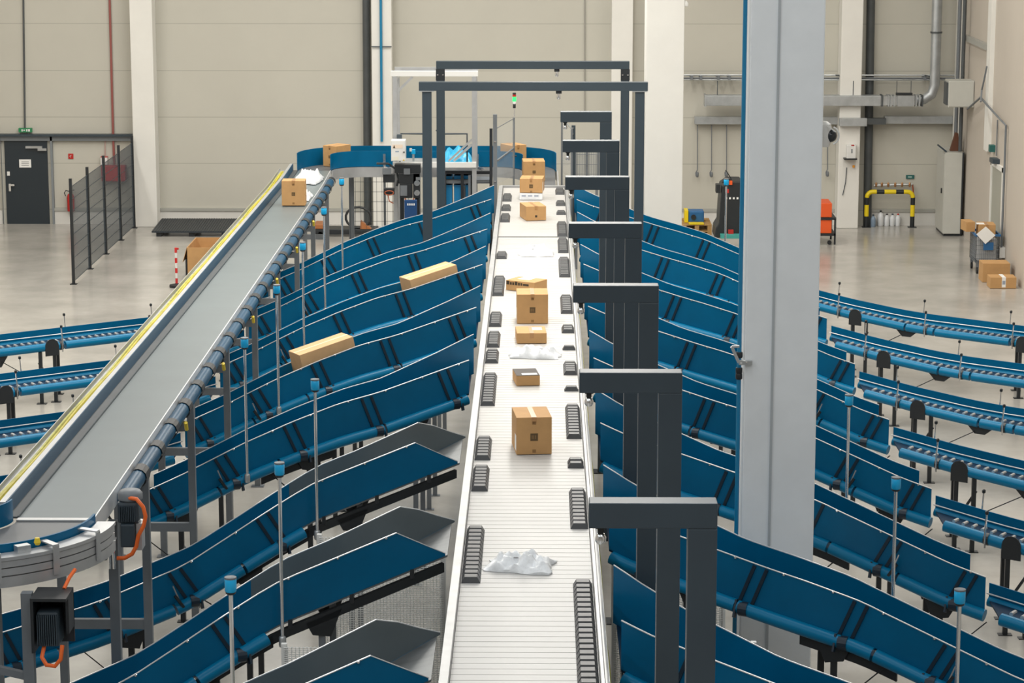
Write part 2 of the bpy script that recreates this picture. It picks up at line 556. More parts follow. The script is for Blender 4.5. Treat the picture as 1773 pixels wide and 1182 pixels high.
for sx, xx in ((-1, BX0 - .075), (1, BX1 + .07)):
    q = MB()
    q.box(xx - .01, xx + .01, Y_A, Y_B, 1.95, ZB - .13)
    q.build('side_panel', M_STEEL, sorter)
    q = MB()          # perforated mounting strip and wire tray
    q.box(xx - .018 if sx < 0 else xx + .01, xx - .01 if sx < 0 else xx + .018, Y_A, Y_B, ZB - .24, ZB - .13)
    q.build('mounting_strip', M_ALU, sorter)
    q = MB()
    y = Y_A
    while y < Y_B:
        x = xx + sx * .022
        q.box(x - .004, x + .004, y, y + .03, ZB - .20, ZB - .17)
        y += .1
    q.build('slot_row', M_BLACK, sorter)
    pts = [(xx + sx * (.032 + .006 * math.sin(k * 1.7)), Y_A + k * .9, ZB - .34 + .02 * math.sin(k * 2.3)) for k in range(44)]
    MB().tube(pts, .016, 6).build('yellow_cable', M_OLIVE, sorter, smooth=True)
    MB().tube([(a - sx * .03, b_, c - .03) for a, b_, c in pts], .014, 6).build('black_cable', M_BLACK, sorter, smooth=True)
    # wire mesh guard below, between the chutes
    q = MB()
    x = xx + sx * .045
    y = 14.0
    while y < Y_B:
        q.box(x - .004, x + .004, y, y + .007, .25, 1.9)
        y += .06
    for k in range(23):
        z = .25 + k * .074
        q.box(x - .004, x + .004, 14, Y_B, z, z + .007)
    q.build('wire_guard', M_STEEL, sorter)
q = None
for k in range(11):
    y = 12.2 + k * 3.72
    for xx in (BX0 - .02, BX1 + .02):
        MB().box(xx - .05, xx + .05, y - .05, y + .05, 0, 1.96).build('leg', M_LEG, sorter)

# divert shoes: [side, nearest y of block in the picture, farthest]
BLOCKS_L = [(334.5, 349), (353.6, 365.5), (369, 385), (434.8, 448.5), (476.6, 512.7), (539, 566), (572.6, 602), (603, 629.4), (644, 703), (754, 797), (804, 850.7), (909, 1010)]
BLOCKS_R = [(324.5, 337), (346, 356.6), (363, 372), (382.5, 409), (411, 438), (444, 480), (509, 543), (560.7, 577), (595.6, 606.4), (624, 649.4), (668, 677.5), (697.8, 759.7), (789.4, 810.4), (843, 915.7), (1001, 1215)]
L_SH = .138


def shoe_mb(y=0.0, x=0.0, z=0.0, s=1):
    wd = .175
    m = MB()
    a = .018
    prof_o = [(x - wd / 2, y + .004, z), (x + wd / 2, y + .004, z), (x + wd / 2, y + L_SH, z), (x - wd / 2, y + L_SH, z)]
    prof_t = [(x - wd / 2 + .03, y + .022, z + .055), (x + wd / 2 - .03, y + .022, z + .055), (x + wd / 2 - .03, y + L_SH - .02, z + .055), (x - wd / 2 + .03, y + L_SH - .02, z + .055)]
    m.add(prof_o + prof_t, [(3, 2, 1, 0), (4, 5, 6, 7), (0, 1, 5, 4), (1, 2, 6, 5), (2, 3, 7, 6), (3, 0, 4, 7)])
    return m


shoe_src = None
spots = []
for blocks, xx in ((BLOCKS_L, BX0 + .092), (BLOCKS_R, BX1 - .092)):
    for ya, yb in blocks:
        n0, n1 = at_z(900, yb, ZB).y, at_z(900, ya, ZB + .05).y
        n = max(1, round((n1 - n0) / PITCH_S))
        spots += [(xx, n0 + k * (n1 - n0) / n) for k in range(n)]
spots.sort(key=lambda t: t[1])
far = MB()
for i, (xx, yy) in enumerate(spots):
    if i < 100:
        if shoe_src is None:
            shoe_src = shoe_mb().build('divert_shoe', M_SHOE, sorter, local=True)
            shoe_src.location = Vector((xx, yy, ZB)) - sorter.location
        else:
            place(shoe_src, Vector((xx, yy, ZB)) - sorter.location, sorter)
    else:
        m_ = shoe_mb(yy, xx, ZB)
        far.add(m_.v, m_.f)
o = far.build('distant_divert_shoe', M_SHOE, sorter)
o['kind'] = 'stuff'

# ------------------------------------------------------------------ spur chutes
P = 3.72
SL = .577
R_Y = lambda k: 28.16 + P * (6 - k)      # near-wall line at x = 0 for right chute k (1 far .. 8 near)
L_Y = lambda k: 31.42 + P * (5 - k)
ZR = [(.6, 2.33), (.95, 2.21), (1.55, 2.08), (2.15, 1.95), (3.0, 1.79), (3.5, 1.62), (4.3, 1.345), (4.7, 1.25)]
ZL = [(.6, 2.46), (.8, 2.40), (1.2, 2.30), (1.92, 2.12), (2.4, 2.04), (3.0, 1.89), (3.5, 1.73), (4.2, 1.45), (4.7, 1.28)]
ZN = [(.6, 2.47), (.8, 2.43), (2.4, 1.99), (2.7, 1.85), (3.0, 1.70), (3.7, 1.33), (4.5, 1.10), (5.4, .93), (6.5, .78)]
DY = [(.66, 1.27), (1.3, .93), (2.0, .72), (5, .70)]


def smooth_tab(tab):
    """rounded version of a broken line"""
    def f(x):
        return sum(lerp_table(tab, x + d) * w_ for d, w_ in ((-.08, .2), (-.04, .2), (0, .2), (.04, .2), (.08, .2)))
    return f


def build_chute(side, tab, kind):
    """kind 'blue' or 'lined' (grey liner, slanted near sheet)"""
    s = side
    zf = smooth_tab(tab)
    xe = 6.5 if kind == 'lined' else 4.64
    hw = lambda x: lerp_table([(.6, .42), (2.5, .40), (3.2, .37), (4.7, .34)], x)
    near = lambda x, z: Vector((s * x, -SL * x, z))
    farp = lambda x, z: Vector((s * x, -SL * x + lerp_table(DY, x), z))
    nx = Vector((s * SL, 1, 0)).normalized()       # across the chute, away from the camera
    root = thing('spur_chute', (0, 0, 0), 'x', 'chute')
    xa = .66 if s > 0 else .84
    xs = frange(xa + .03, xe, 34)
    xf = frange(xa, xe - .04, 34)
    # bed
    MB().sheet([near(x, zf(x) + .0) for x in xs], [farp(x, zf(x)) for x in xs], (0, 0, -.02)).build('slide_bed', M_CHUTESTEEL if kind == 'lined' else M_NAVY, root, smooth=True)
    # near wall
    if kind == 'lined':
        xw = [.89, 1.03, 1.18, 1.34] + [x for x in xs if x > 1.36]
        top = [near(x, zf(x) + (hw(x) if x >= 1.34 else max(.02, hw(1.34) * (x - .87) / .47))) for x in xw]
    else:
        xw = xs
        top = [near(x, zf(x) + hw(x)) for x in xw]
    bot = [near(x, zf(x) - .005) for x in xw]
    wall = MB().sheet(bot, top, nx * .006).build('near_wall', M_BLUE, root, smooth=True)
    edge = MB().sheet([p + Vector((0, 0, .001)) - nx * .006 for p in top], [p + Vector((0, 0, .009)) - nx * .006 for p in top], nx * .014)
    edge.build('bright_edge', M_EDGE, wall)
    # far wall
    ft = [farp(x, zf(x) + hw(x) + lerp_table([(.7, .10), (2, .03)], x)) for x in xf]
    fb = [farp(x, zf(x) - .005) for x in xf]
    if kind == 'lined':      # grey lining at the mouth, blue again further down
        ft = [farp(x, zf(x) + (hw(x) + .02 if x > 1.3 else max(.01, .42 * (x - .84) / .46))) for x in xf]
        m_ = [i for i, x in enumerate(xf) if x >= 2.55][0]
        wall2 = MB().sheet(fb[:m_ + 1], ft[:m_ + 1], nx * .006).build('far_wall', M_LINER, root, smooth=True)
        wall2['label'] = 'dark grey lining'
        MB().sheet(fb[m_:], ft[m_:], nx * .006).build('far_wall', M_BLUE, root, smooth=True)
    else:
        wall2 = MB().sheet(fb, ft, nx * .006).build('far_wall', M_BLUE, root, smooth=True)
    MB().sheet([p + Vector((0, 0, .001)) for p in ft], [p + Vector((0, 0, .009)) for p in ft], nx * .010).build('bright_edge', M_EDGE, wall2)
    # rolled lower edges
    xt0 = 2.5 if kind == 'lined' else xa + .05
    cuts = [xt0, 1.9, 3.12, 3.8, 4.66] if kind == 'blue' else [xt0, 3.12, 3.8, 4.9, 5.7, 6.5]
    tb = MB()
    for a, b_ in zip(cuts, cuts[1:]):
        pts = [near(x, zf(x) - .062) - nx * .02 for x in frange(a + .012, b_ - .012, 8)]
        tb.tube(pts, .066, 14)
    tb.build('side_tube', M_BLUET, root, smooth=True)
    tb = MB()
    tb.tube([farp(x, zf(x) - .062) + nx * .02 for x in frange(xa + .08, xe, 20)], .066, 10)
    tb.build('side_tube', M_BLUET, root, smooth=True)
    if kind == 'lined':
        q = MB()
        q.sheet([near(x, zf(x) - .07) for x in frange(.9, 2.62, 12)], [near(x, zf(x) - .16) for x in frange(.9, 2.62, 12)], nx * .05)
        q.build('frame_rail', M_BLACK, root)
        for x in (1.2, 1.75, 2.3):
            MB().box(-.02, .02, -.01, .03, -.09, 0).build('sheet_clip', M_BLACK, root, local=True).location = near(x, zf(x) + .0)
        MB().sheet([near(x, zf(x) - .062) for x in frange(2.45, 3.2, 8)], [near(x, zf(x) - .19) for x in frange(2.45, 3.2, 8)], nx * .03).build('bend_plate', M_BLACK, root)
    else:
        MB().sheet([near(x, zf(x) - .11) + nx * .03 for x in frange(2.45, 3.3, 8)], [near(x, zf(x) - .24) + nx * .03 for x in frange(2.45, 3.3, 8)], nx * .03).build('bend_plate', M_BLACK, root)
    # straps on the outer face
    bx = (3.62, 4.36) if kind == 'lined' else (1.05, 1.97, 2.86, 3.62, 4.36)
    if kind == 'lined':
        bx = (2.75, 3.62, 4.36, 5.3)
    for x in bx:
        d = .055
        q = MB()
        for e in (-1, 1):
            tl = .12 + .35 * max(0, zf(x - .2) - zf(x + .2))
            a = near(x + e * d + tl * .9, zf(x + e * d + tl * .9) + hw(x) - .015) - nx * .008
            c = near(x + e * d, zf(x + e * d) - .02) - nx * .008
            q.bar(c, a, .034, .016, up=nx)
        q.bar(near(x - d - .01, zf(x) - .14) - nx * .092, near(x - d - .01, zf(x) + .02) - nx * .03, .02, .05, up=nx)
        pts = [near(x, zf(x) - .062) - nx * .02 + (Vector((0, 0, math.cos(a_))) - nx * math.sin(a_)) * .071 for a_ in frange(0, math.pi, 8)]
        q.sheet([p - Vector((s * .04, -SL * .04, 0)) for p in pts], [p + Vector((s * .04, -SL * .04, 0)) for p in pts], nx * -.004)
        st = q.build('wall_strap', M_STRAP, root)
    bolt = None
    for x in frange(1.0, 4.5, 9):
        if kind == 'lined' and x < 1.4:
            continue
        pos = near(x, zf(x) + hw(x) - .0) - nx * .012
        if bolt is None:
            bolt = MB().lathe([(.004, -.012), (.012, -.008), (.012, .008), (.004, .012)], (0, 0, 0), 8).build('bolt', M_CHROME, root, local=True)
            bolt.location = pos
        else:
            place(bolt, pos, root)
    # little sensor rod on the near side
    a = near(3.78, zf(3.78) + .02) - nx * .07
    q = MB().bar(a + Vector((-s * .05, .03, -.06)), a + Vector((s * .03, -.02, .08)), .03)
    cl = q.build('rod_clamp', M_BLACK, root)
    MB().tube([a + Vector((0, 0, .05)), a + Vector((s * .05, -.03, .19))], .010, 6).build('sensor_rod', M_CHROME, cl)
    # trestles
    for x in ((1.5, 2.75, 4.2) if kind == 'blue' else (2.0, 3.05, 4.2, 5.6)):
        for pf in (near, farp):
            top_z = zf(x) - .16
            c = pf(x, 0) + nx * (.05 if pf is near else -.05)
            q = MB().box(c.x - .03, c.x + .03, c.y - .03, c.y + .03, 0, top_z)
            q.box(c.x - .07, c.x + .07, c.y - .05, c.y + .05, 0, .01)
            q.build('leg', M_BLACK if x > 2.5 else M_LEG, root)
            g = [pf(x - .16, zf(x - .16) - .10), pf(x + .16, zf(x + .16) - .10), pf(x + .1, zf(x) - .27), pf(x - .06, zf(x) - .31)]
            g = [v_ + nx * (-.0 if pf is near else 0) for v_ in g]
            MB().prism(g, nx * .012).build('gusset_plate', M_BLACK, root)
        a, b_ = near(x, zf(x) - .5), farp(x, zf(x) - .85)
        MB().bar(a + nx * .05, b_ - nx * .05, .04, .012).build('cross_brace', M_LEG, root)
        if x > 2.5:
            MB().bar(near(x + .02, zf(x) - .75) + nx * .03, near(x + .45, zf(x + .45) - .15) + nx * .03, .035, .012).build('slotted_brace', M_BLACK, root)
    return root


def shift_label(c, k, s, lab, grp, Y):
    c.location = (0, Y, 0)
    c['label'] = lab
    c['group'] = grp


ORD = ['farthest', 'second farthest', 'third farthest', 'fourth farthest', 'fourth nearest', 'third nearest', 'second nearest', 'nearest']
proto_r = build_chute(1, ZR, 'blue')
proto_l = build_chute(-1, ZL, 'blue')
proto_n = build_chute(-1, ZN, 'lined')
for k in range(1, 9):
    c = proto_r if k == 1 else copy_tree(proto_r)
    extra = {6: ', passing right behind the white column base', 7: ', passing in front of the white column base', 8: ', cut by the bottom edge of the photo'}.get(k, '')
    shift_label(c, k, 1, '%s blue steel spur chute on the right of the white sorting conveyor%s' % (ORD[k - 1], ''), 'right-hand spur chutes', R_Y(k))
for k in range(1, 9):
    if k < 6:
        c = proto_l if k == 1 else copy_tree(proto_l)
        lab = '%s blue steel spur chute on the left of the white sorting conveyor' % ORD[k - 1]
        if k == 3:
            lab = 'blue steel spur chute on the left carrying the higher long carton'
        if k == 4:
            lab = 'blue steel spur chute on the left carrying the lower long carton'
    else:
        c = proto_n if k == 6 else copy_tree(proto_n)
        lab = '%s spur chute on the left, blue outer sheet with slanted end and grey lining' % ORD[k - 1]
    shift_label(c, k, -1, lab, 'left-hand spur chutes', L_Y(k) - (.05 if k > 5 else 0))

# ------------------------------------------------------------------ roller conveyors continuing the chutes


def build_roller(side, x_end, ztab):
    s = side
    zf = smooth_tab(ztab)
    x0 = 4.78
    sl = .68 if side > 0 else .68
    y_off = -SL * 4.7 + sl * 4.7
    near = lambda x, z: Vector((s * x, -sl * x + y_off, z))
    farp = lambda x, z: Vector((s * x, -sl * x + y_off + .64, z))
    nx = Vector((s * sl, 1, 0)).normalized()
    dv = Vector((s, -sl, 0)).normalized()
    root = thing('roller_conveyor', (0, 0, 0), 'x', 'conveyor')
    xs = frange(x0, x_end, 24)
    tb = MB()
    cuts = [x0] + [x for x in (5.52, 6.3, 6.75, 7.9, 9.0) if x < x_end - .2] + [x_end]
    for a, b_ in zip(cuts, cuts[1:]):
        tb.tube([near(x, zf(x) - .05) for x in frange(a + .015, b_ - .015, 8)], .068, 14)
    tb.build('side_tube', M_BLUET, root, smooth=True)
    MB().tube([farp(x, zf(x) - .05) for x in xs], .055, 10).build('side_tube', M_BLUET, root, smooth=True)
    MB().sheet([near(x, zf(x) - .03) for x in xs], [farp(x, zf(x) - .03) for x in xs], (0, 0, -.02)).build('bed_plate', M_NAVY, root, smooth=True)
    MB().sheet([farp(x, zf(x) - .02) for x in xs], [farp(x, zf(x) + .15) for x in xs], nx * .012).build('side_wall', M_BLUE, root, smooth=True)
    MB().tube([farp(x, zf(x) + .05) - nx * .05 for x in xs], .009, 6).build('guide_rail', M_ALU, root, smooth=True)
    # rollers
    r0 = None
    x = x0 + .08
    wid = (farp(1, 0) - near(1, 0)).dot(nx)
    while x < x_end - .05:
        pos = near(x, zf(x) + .01) + nx * (.13 if s > 0 or x > 6.4 else .33)
        if r0 is None:
            a, b_ = -nx * .055, nx * .055
            r0 = MB().tube([a, b_], .022, 8).build('roller', M_ALU, root, smooth=True, local=True)
            r0.location = pos
        else:
            place(r0, pos, root)
        x += .1
    for x in (5.25, 6.62, 7.95, 9.2):
        if x > x_end:
            continue
        for pf, e in ((near, -1), (farp, 1)):
            a = pf(x, zf(x) - .14) + nx * (.085 * e)
            q = MB().tube([a, a + Vector((0, 0, .2)), a + Vector((s * .015, 0, .40 if e < 0 else .46))], .012, 6)
            post = q.build('guide_post', M_CHROME, root, smooth=True)
            tp = q.v[-1]
            MB().lathe([(.012, 0), (.022, .01), (.022, .04), (.01, .05)], a + Vector((s * .015, 0, .40 if e < 0 else .46)), 8).build('black_tip', M_BLACK, post)
        pts = [near(x, zf(x) - .05) + (Vector((0, 0, math.cos(a_))) - nx * math.sin(a_)) * .074 for a_ in frange(0, math.pi, 8)]
        MB().sheet([p - dv * .03 for p in pts], [p + dv * .03 for p in pts], nx * -.006).build('clamp', M_BLACK, root)
    # supports
    for x in (5.52, 8.1):
        if x > x_end:
            continue
        c = near(x, zf(x) - .03) - nx * .07
        q = MB()
        arc = [c + dv * (.12 * math.cos(a_)) + Vector((0, 0, .0 + .12 * math.sin(a_))) for a_ in frange(0, math.pi, 9)]
        q.prism(arc + [c - dv * .12 + Vector((0, 0, -.16)), c + dv * .12 + Vector((0, 0, -.16))], nx * .012)
        q.build('support_plate', M_BLACK, root)
        for pf, e in ((near, -1), (farp, 1)):
            for dx in ((-.05, .16) if pf is near else (0,)):
                c2 = pf(x + dx, 0) + nx * (.02 * e)
                q = MB().box(c2.x - .028, c2.x + .028, c2.y - .028, c2.y + .028, 0, zf(x) - .12)
                q.box(c2.x - .08, c2.x + .08, c2.y - .05, c2.y + .05, 0, .01)
                q.build('leg', M_BLACK, root)
        MB().bar(near(x, zf(x) - .65), near(x + .18, zf(x) - .3), .03).build('cross_brace', M_BLACK, root)
        g = [near(x + .62, zf(x + .6) - .11), near(x + .95, zf(x + .9) - .11), near(x + .85, zf(x) - .3), near(x + .72, zf(x) - .3)]
        MB().prism(g, nx * .012).build('gusset_plate', M_BLACK, root)
        MB().bar(near(x + .2, zf(x) - .62), near(x + .72, zf(x + .6) - .2), .035, .012).build('slotted_brace', M_BLACK, root)
    return root


ZRR = [(4.7, 1.25), (5.5, 1.12), (6.3, 1.03), (6.8, 1.0), (9.6, .96)]
ZRL = [(4.7, 1.25), (5.5, 1.10), (6.4, 1.0), (11, .97)]
rr = build_roller(1, 9.4, ZRR)
NUM = ['farthest', 'second', 'third', 'fourth', 'fifth', 'sixth']
for k in range(1, 7):
    c = rr if k == 1 else copy_tree(rr)
    shift_label(c, k, 1, ('farthest blue roller conveyor at the right edge, nearest the stacked cartons' if k == 1 else
                          '%s blue roller conveyor at the right edge counted from the back wall' % NUM[k - 1]), 'right-hand roller conveyors', R_Y(k))
rl = build_roller(-1, 10.4, ZRL)
for k in range(1, 5):
    c = rl if k == 1 else copy_tree(rl)
    shift_label(c, k, -1, ('farthest blue roller conveyor at the left edge, just in front of the barrier post' if k == 1 else
                           '%s blue roller conveyor at the left edge counted from the back wall' % NUM[k - 1]), 'left-hand roller conveyors', L_Y(k))

# ------------------------------------------------------------------ rising belt conveyor on the left, with its curve
IW = .66
ixr = lambda y: -3.97 - .0135 * (y - 24.66)       # right edge of the belt
iz = lambda y: 2.5 + (50 - y) * .0255 if y < 50 else 2.5
inc = thing('incline_conveyor', (-4.4, 36, 0), 'long grey belt conveyor rising towards the camera on the left on tall grey legs', 'conveyor')
ys = frange(21.7, 52.4, 30)
right_ = [Vector((ixr(y), y, iz(y))) for y in ys]
left_ = [Vector((ixr(y) - IW, y, iz(y))) for y in ys]
MB().sheet(left_, right_, (0, 0, -.03)).build('belt', M_BELT, inc, smooth=True)
X1 = Vector((1, 0, 0))
Z1 = Vector((0, 0, 1))


def along(off, z0, z1, th, name, m, y0=0, y1=99, base=None):
    b = base or right_
    p = [q for q in b if y0 <= q.y <= y1]
    return MB().sheet([q + X1 * off + Z1 * z0 for q in p], [q + X1 * off + Z1 * z1 for q in p], X1 * th).build(name, m, inc, smooth=True)


along(.006, -.16, .012, .012, 'right_edge', M_EDGE)
along(-.012, -.16, .02, .01, 'left_edge', M_DGREY, base=left_)
for a, b_ in zip(frange(22.85, 51.5, 26)[:-1], frange(22.85, 51.5, 26)[1:]):
    pts = [Vector((ixr(y) + .075, y, iz(y) - .12)) for y in frange(a + .1, b_ - .1, 3)]
    MB().tube(pts, .078, 12).build('side_tube', mat('deep_blue_tube', (0.0, .058, .125), .38, spec=.25), inc, smooth=True)
    y = b_
    c = Vector((ixr(y) + .075, y, iz(y) - .12))
    q = MB()
    arc = [c + Vector((.092 * math.sin(t_), 0, .092 * math.cos(t_))) for t_ in frange(-.4, math.pi + .3, 9)]
    q.sheet([p - Vector((0, .12, 0)) for p in arc], [p + Vector((0, .12, 0)) for p in arc], (0, 0, -.006))
    q.build('bracket', M_BLACK, inc)
# left guard, silver ledge, yellow cable tray
along(-.10, .0, .15, -.012, 'blue_guard', mat('deep_blue_tube', (0.0, .058, .125), .38, spec=.25), base=left_)
along(-.012, -.005, .012, -.09, 'dark_gap', M_DPIPE, base=left_)
p = left_
MB().sheet([q - X1 * .115 + Z1 * .145 for q in p], [q - X1 * .17 + Z1 * .145 for q in p], (0, 0, -.16)).build('silver_ledge', M_ALU, inc, smooth=True)
q = MB()
q.sheet([v - X1 * .21 + Z1 * .0 for v in p], [v - X1 * .37 + Z1 * .0 for v in p], (0, 0, -.01))
q.sheet([v - X1 * .37 + Z1 * .0 for v in p], [v - X1 * .37 + Z1 * .06 for v in p], -X1 * .008)
q.build('cable_tray', M_ALU, inc, smooth=True)
for n, (off, zz, m_) in enumerate(((.25, .02, M_OLIVE), (.285, .025, mat('dull_yellow_cable', (.50, .42, .03), .5, var=.3, scale=2)), (.32, .02, M_OLIVE))):
    pts = [Vector((ixr(y) - IW - off + .012 * math.sin(y * 1.3 + n), y, iz(y) + zz)) for y in frange(22, 52, 60)]
    MB().tube(pts, .019, 6).build('yellow_cable' if n == 1 else 'olive_cable', m_, inc, smooth=True)
# legs
for j, y in enumerate([24.45 + 3.72 * k for k in range(8)]):
    xr, xl = ixr(y) + .06, ixr(y) - IW - .14
    zt = iz(y) - .2
    for x in (xr, xl):
        q = MB().box(x - .04, x + .04, y - .04, y + .04, 0, zt)
        q.box(x - .09, x + .09, y - .07, y + .07, 0, .012)
        q.build('leg', M_LEG, inc)
    MB().box(xl + .04, xr - .04, y - .03, y + .03, zt - .32, zt - .22).build('crossbar', M_LEG, inc)
    MB().box(xl + .04, xr - .04, y - .03, y + .03, 1.35, 1.45).build('crossbar', M_LEG, inc)
    cap = MB().lathe([(.015, 0), (.03, .01), (.03, .05), (.015, .07)], (xr + .02, y - .06, zt + .02), 10)
    cap.build('yellow_cap', M_YEL, inc, smooth=True)
for y in [23.2 + 3.72 * k for k in range(7)]:
    p = Vector((ixr(y) + .17, y, iz(y) - .26))
    q = MB().tube([p, p + Vector((0, -.06, .09))], .022, 8)
    q.build('yellow_cap', M_YEL, inc, smooth=True)

# lower curve
cc = Vector((-5.05, 21.6, 3.22))
curve = thing('curve_conveyor', cc * 1.0, 'dark belt curve with broad aluminium rim at the lower left picture edge', 'conveyor')
curve.location = (cc.x, cc.y, 0)
ro, ri = 1.12, .46
ang = frange(0, -math.pi / 2, 22)
arc = lambda r, z: [cc + Vector((r * math.cos(a), r * math.sin(a), z)) for a in ang] + [cc + Vector((-1.6 * t_, -r, z)) for t_ in (.5, 1)]
MB().sheet(arc(ri, 0), arc(ro, 0), (0, 0, -.03)).build('belt', M_DBELT, curve, smooth=True)
MB().sheet(arc(ro + .015, -.02), arc(ro + .015, .07), [Vector((math.cos(a) * .02, math.sin(a) * .02, 0)) for a in ang] + [Vector((0, -.02, 0))] * 2).build('outer_blue_guard', M_BLUE, curve, smooth=True)
MB().sheet(arc(ri - .03, 0), arc(ri - .03, .2), (0, 0, .0) if False else [Vector((-math.cos(a) * .015, -math.sin(a) * .015, 0)) for a in ang] + [Vector((0, .015, 0))] * 2).build('inner_blue_guard', M_BLUE, curve, smooth=True)
rim = MB()
for z0, z1, d in ((-.03, 0.0, .16), (-.09, -.035, .15), (-.16, -.10, .15), (-.26, -.17, .155)):
    rim.sheet(arc(ro + .05, z0), arc(ro + .05, z1), [Vector((math.cos(a) * d, math.sin(a) * d, 0)) for a in ang] + [Vector((0, -d, 0))] * 2)
rim.build('outer_rim', M_ALU, curve, smooth=True)
MB().box(-5.05 + ri, -5.05 + ro, 21.58, 21.66, 3.222, 3.236).build('transfer_strip', M_ALU, curve)
for a in (-.35, -.75, -1.15, -1.5):
    d = Vector((math.cos(a), math.sin(a), 0))
    t_ = Vector((-d.y, d.x, 0))
    q = MB()
    b0 = cc + d * (ro + .215)
    q.bar(b0 + Z1 * .03, b0 - Z1 * .22, .06, .012, up=d)
    q.bar(cc + d * (ro + .03) + Z1 * .045, b0 + Z1 * .035, .06, .012)
    q.build('rim_bracket', M_ALU, curve)
for a in (-.95, -1.3):
    d = Vector((math.cos(a), math.sin(a), 0))
    c = cc + d * (ro + .10)
    MB().bar(c + Z1 * .03 - d * .04, c + Z1 * .03 + d * .04, .12, .06).build('sensor_block', M_STEEL, curve)
    MB().lathe([(.02, 0), (.03, .02), (.02, .06)], c + Z1 * .05 + Vector((.12, .04, 0)), 8).build('yellow_cap', M_YEL, curve)
for x, y in ((-3.93, 22.68), (-4.265, 20.36), (-4.62, 20.75), (-5.2, 20.3)):
    MB().box(x - .045, x + .045, y - .045, y + .045, 0, 2.94).build('leg', M_LEG, curve)
MB().box(-4.62, -3.94, 22.64, 22.72, 2.72, 2.84).build('crossbar', M_LEG, curve)
MB().bar((-4.24, 20.36, 2.2), (-5.2, 20.3, 2.45), .06).build('crossbar', M_LEG, curve)

# gear motor at the curve
t = thing('gear_motor', (-3.76, 22.6, 2.9), 'grey gear motor with finned housing clamped beside the belt curve', 'motor')
GX = -3.76
MB().box(GX - .10, GX + .10, 22.5, 22.70, 2.955, 3.16).build('motor_body', M_DGREY, t, bevel=.03)
q = MB()
for k in range(9):
    x = GX - .075 + k * .0165
    q.box(x, x + .008, 22.478, 22.51, 2.98, 3.12)
q.build('cooling_fins', M_DGREY, t)
MB().lathe([(.09, 0), (.115, .02), (.115, .07), (.09, .10), (.04, .11)], (GX + .01, 22.6, 3.15), 18).build('fan_cowl', M_LEG, t, smooth=True)
MB().box(GX - .07, GX + .06, 22.46, 22.62, 2.74, 2.96).build('gearbox', M_DGREY, t, bevel=.015)
MB().box(GX + .07, GX + .12, 22.52, 22.70, 2.70, 2.95).build('mounting_plate', M_ALU, t)
MB().tube([(GX + .02, 22.5, 3.20), (GX + .09, 22.46, 3.20), (GX + .15, 22.45, 3.13), (GX + .17, 22.45, 3.04), (GX + .15, 22.45, 2.95), (GX + .10, 22.44, 2.86), (GX + .08, 22.44, 2.76), (GX + .04, 22.43, 2.69), (GX - .03, 22.43, 2.65), (GX - .10, 22.43, 2.65)], .019, 10).build('power_cable', M_OCABLE, t, smooth=True)
t = thing('lever_clamp', (-3.89, 22.32, 2.62), 'small pair of silver rods with orange cap at the end of the aluminium rim', 'clamp')
for x in (-3.91, -3.87):
    MB().tube([(x, 22.32, 2.58), (x, 22.32, 2.80)], .012, 8).build('rod', M_CHROME, t)
MB().bar((-3.875, 22.32, 2.80), (-3.845, 22.32, 2.88), .02).build('lever', M_CHROME, t)
MB().lathe([(.03, 0), (.034, .02), (.034, .06), (.02, .08)], (-3.92, 22.36, 2.80), 10).build('orange_cap', mat('amber_cap', (.75, .3, .02), .4), t)

t = thing('drive_motor', (-4.1, 20.25, 2.5), 'black motor in an open black bracket box under the aluminium rim', 'motor')
q = MB()
q.box(-4.21, -3.91, 20.20, 20.55, 2.905, 2.93)
q.box(-4.21, -4.185, 20.20, 20.55, 2.46, 2.905)
q.box(-3.935, -3.91, 20.30, 20.55, 2.60, 2.905)
q.box(-4.21, -3.91, 20.53, 20.55, 2.46, 2.905)
q.build('bracket_box', M_BLACK, t)
q = MB().box(-4.17, -3.99, 20.25, 20.5, 2.50, 2.80)
q.build('motor_body', M_DGREY, t, bevel=.02)
q = MB()
for k in range(10):
    x = -4.165 + k * .0175
    q.box(x, x + .008, 20.225, 20.25, 2.52, 2.78)
q.build('cooling_fins', M_DGREY, t)
MB().tube([(-4.12, 20.3, 2.51), (-4.13, 20.22, 2.42), (-4.09, 20.2, 2.36), (-4.02, 20.2, 2.35), (-3.97, 20.2, 2.41), (-3.96, 20.24, 2.52)], .018, 8).build('power_cable', M_OCABLE, t, smooth=True)
o = MB().tube([(-3.98, 20.5, 2.93), (-3.95, 20.6, 3.0), (-3.92, 20.7, 3.04)], .016, 8).build('power_cable', M_OCABLE, smooth=True)
tag(o, 'short orange cable rising from the top of the black motor box', 'cable')

# ------------------------------------------------------------------ loop at the far end
loop = thing('loop_conveyor', (-2.2, 53.3, 0), 'dark belt loop with curved blue side walls at the far end of the hall', 'conveyor')
c1, c2 = Vector((-3.66, 52.45, 2.5)), Vector((-1.02, 52.45, 2.5))
A1 = frange(math.pi, math.pi / 2, 14)
A2 = frange(math.pi / 2, 0, 14)


def lpath(r, z, tail=0.0):
    p = [c1 + Vector((r * math.cos(a), r * math.sin(a), z)) for a in A1] + [c2 + Vector((r * math.cos(a), r * math.sin(a), z)) for a in A2]
    if tail:
        p.append(Vector((p[-1].x, p[-1].y - tail, p[-1].z)))
    return p


def lnorm(sg, th, tail=False):
    n = [Vector((math.cos(a), math.sin(a), 0)) * sg * th for a in A1 + A2]
    return n + ([n[-1]] if tail else [])


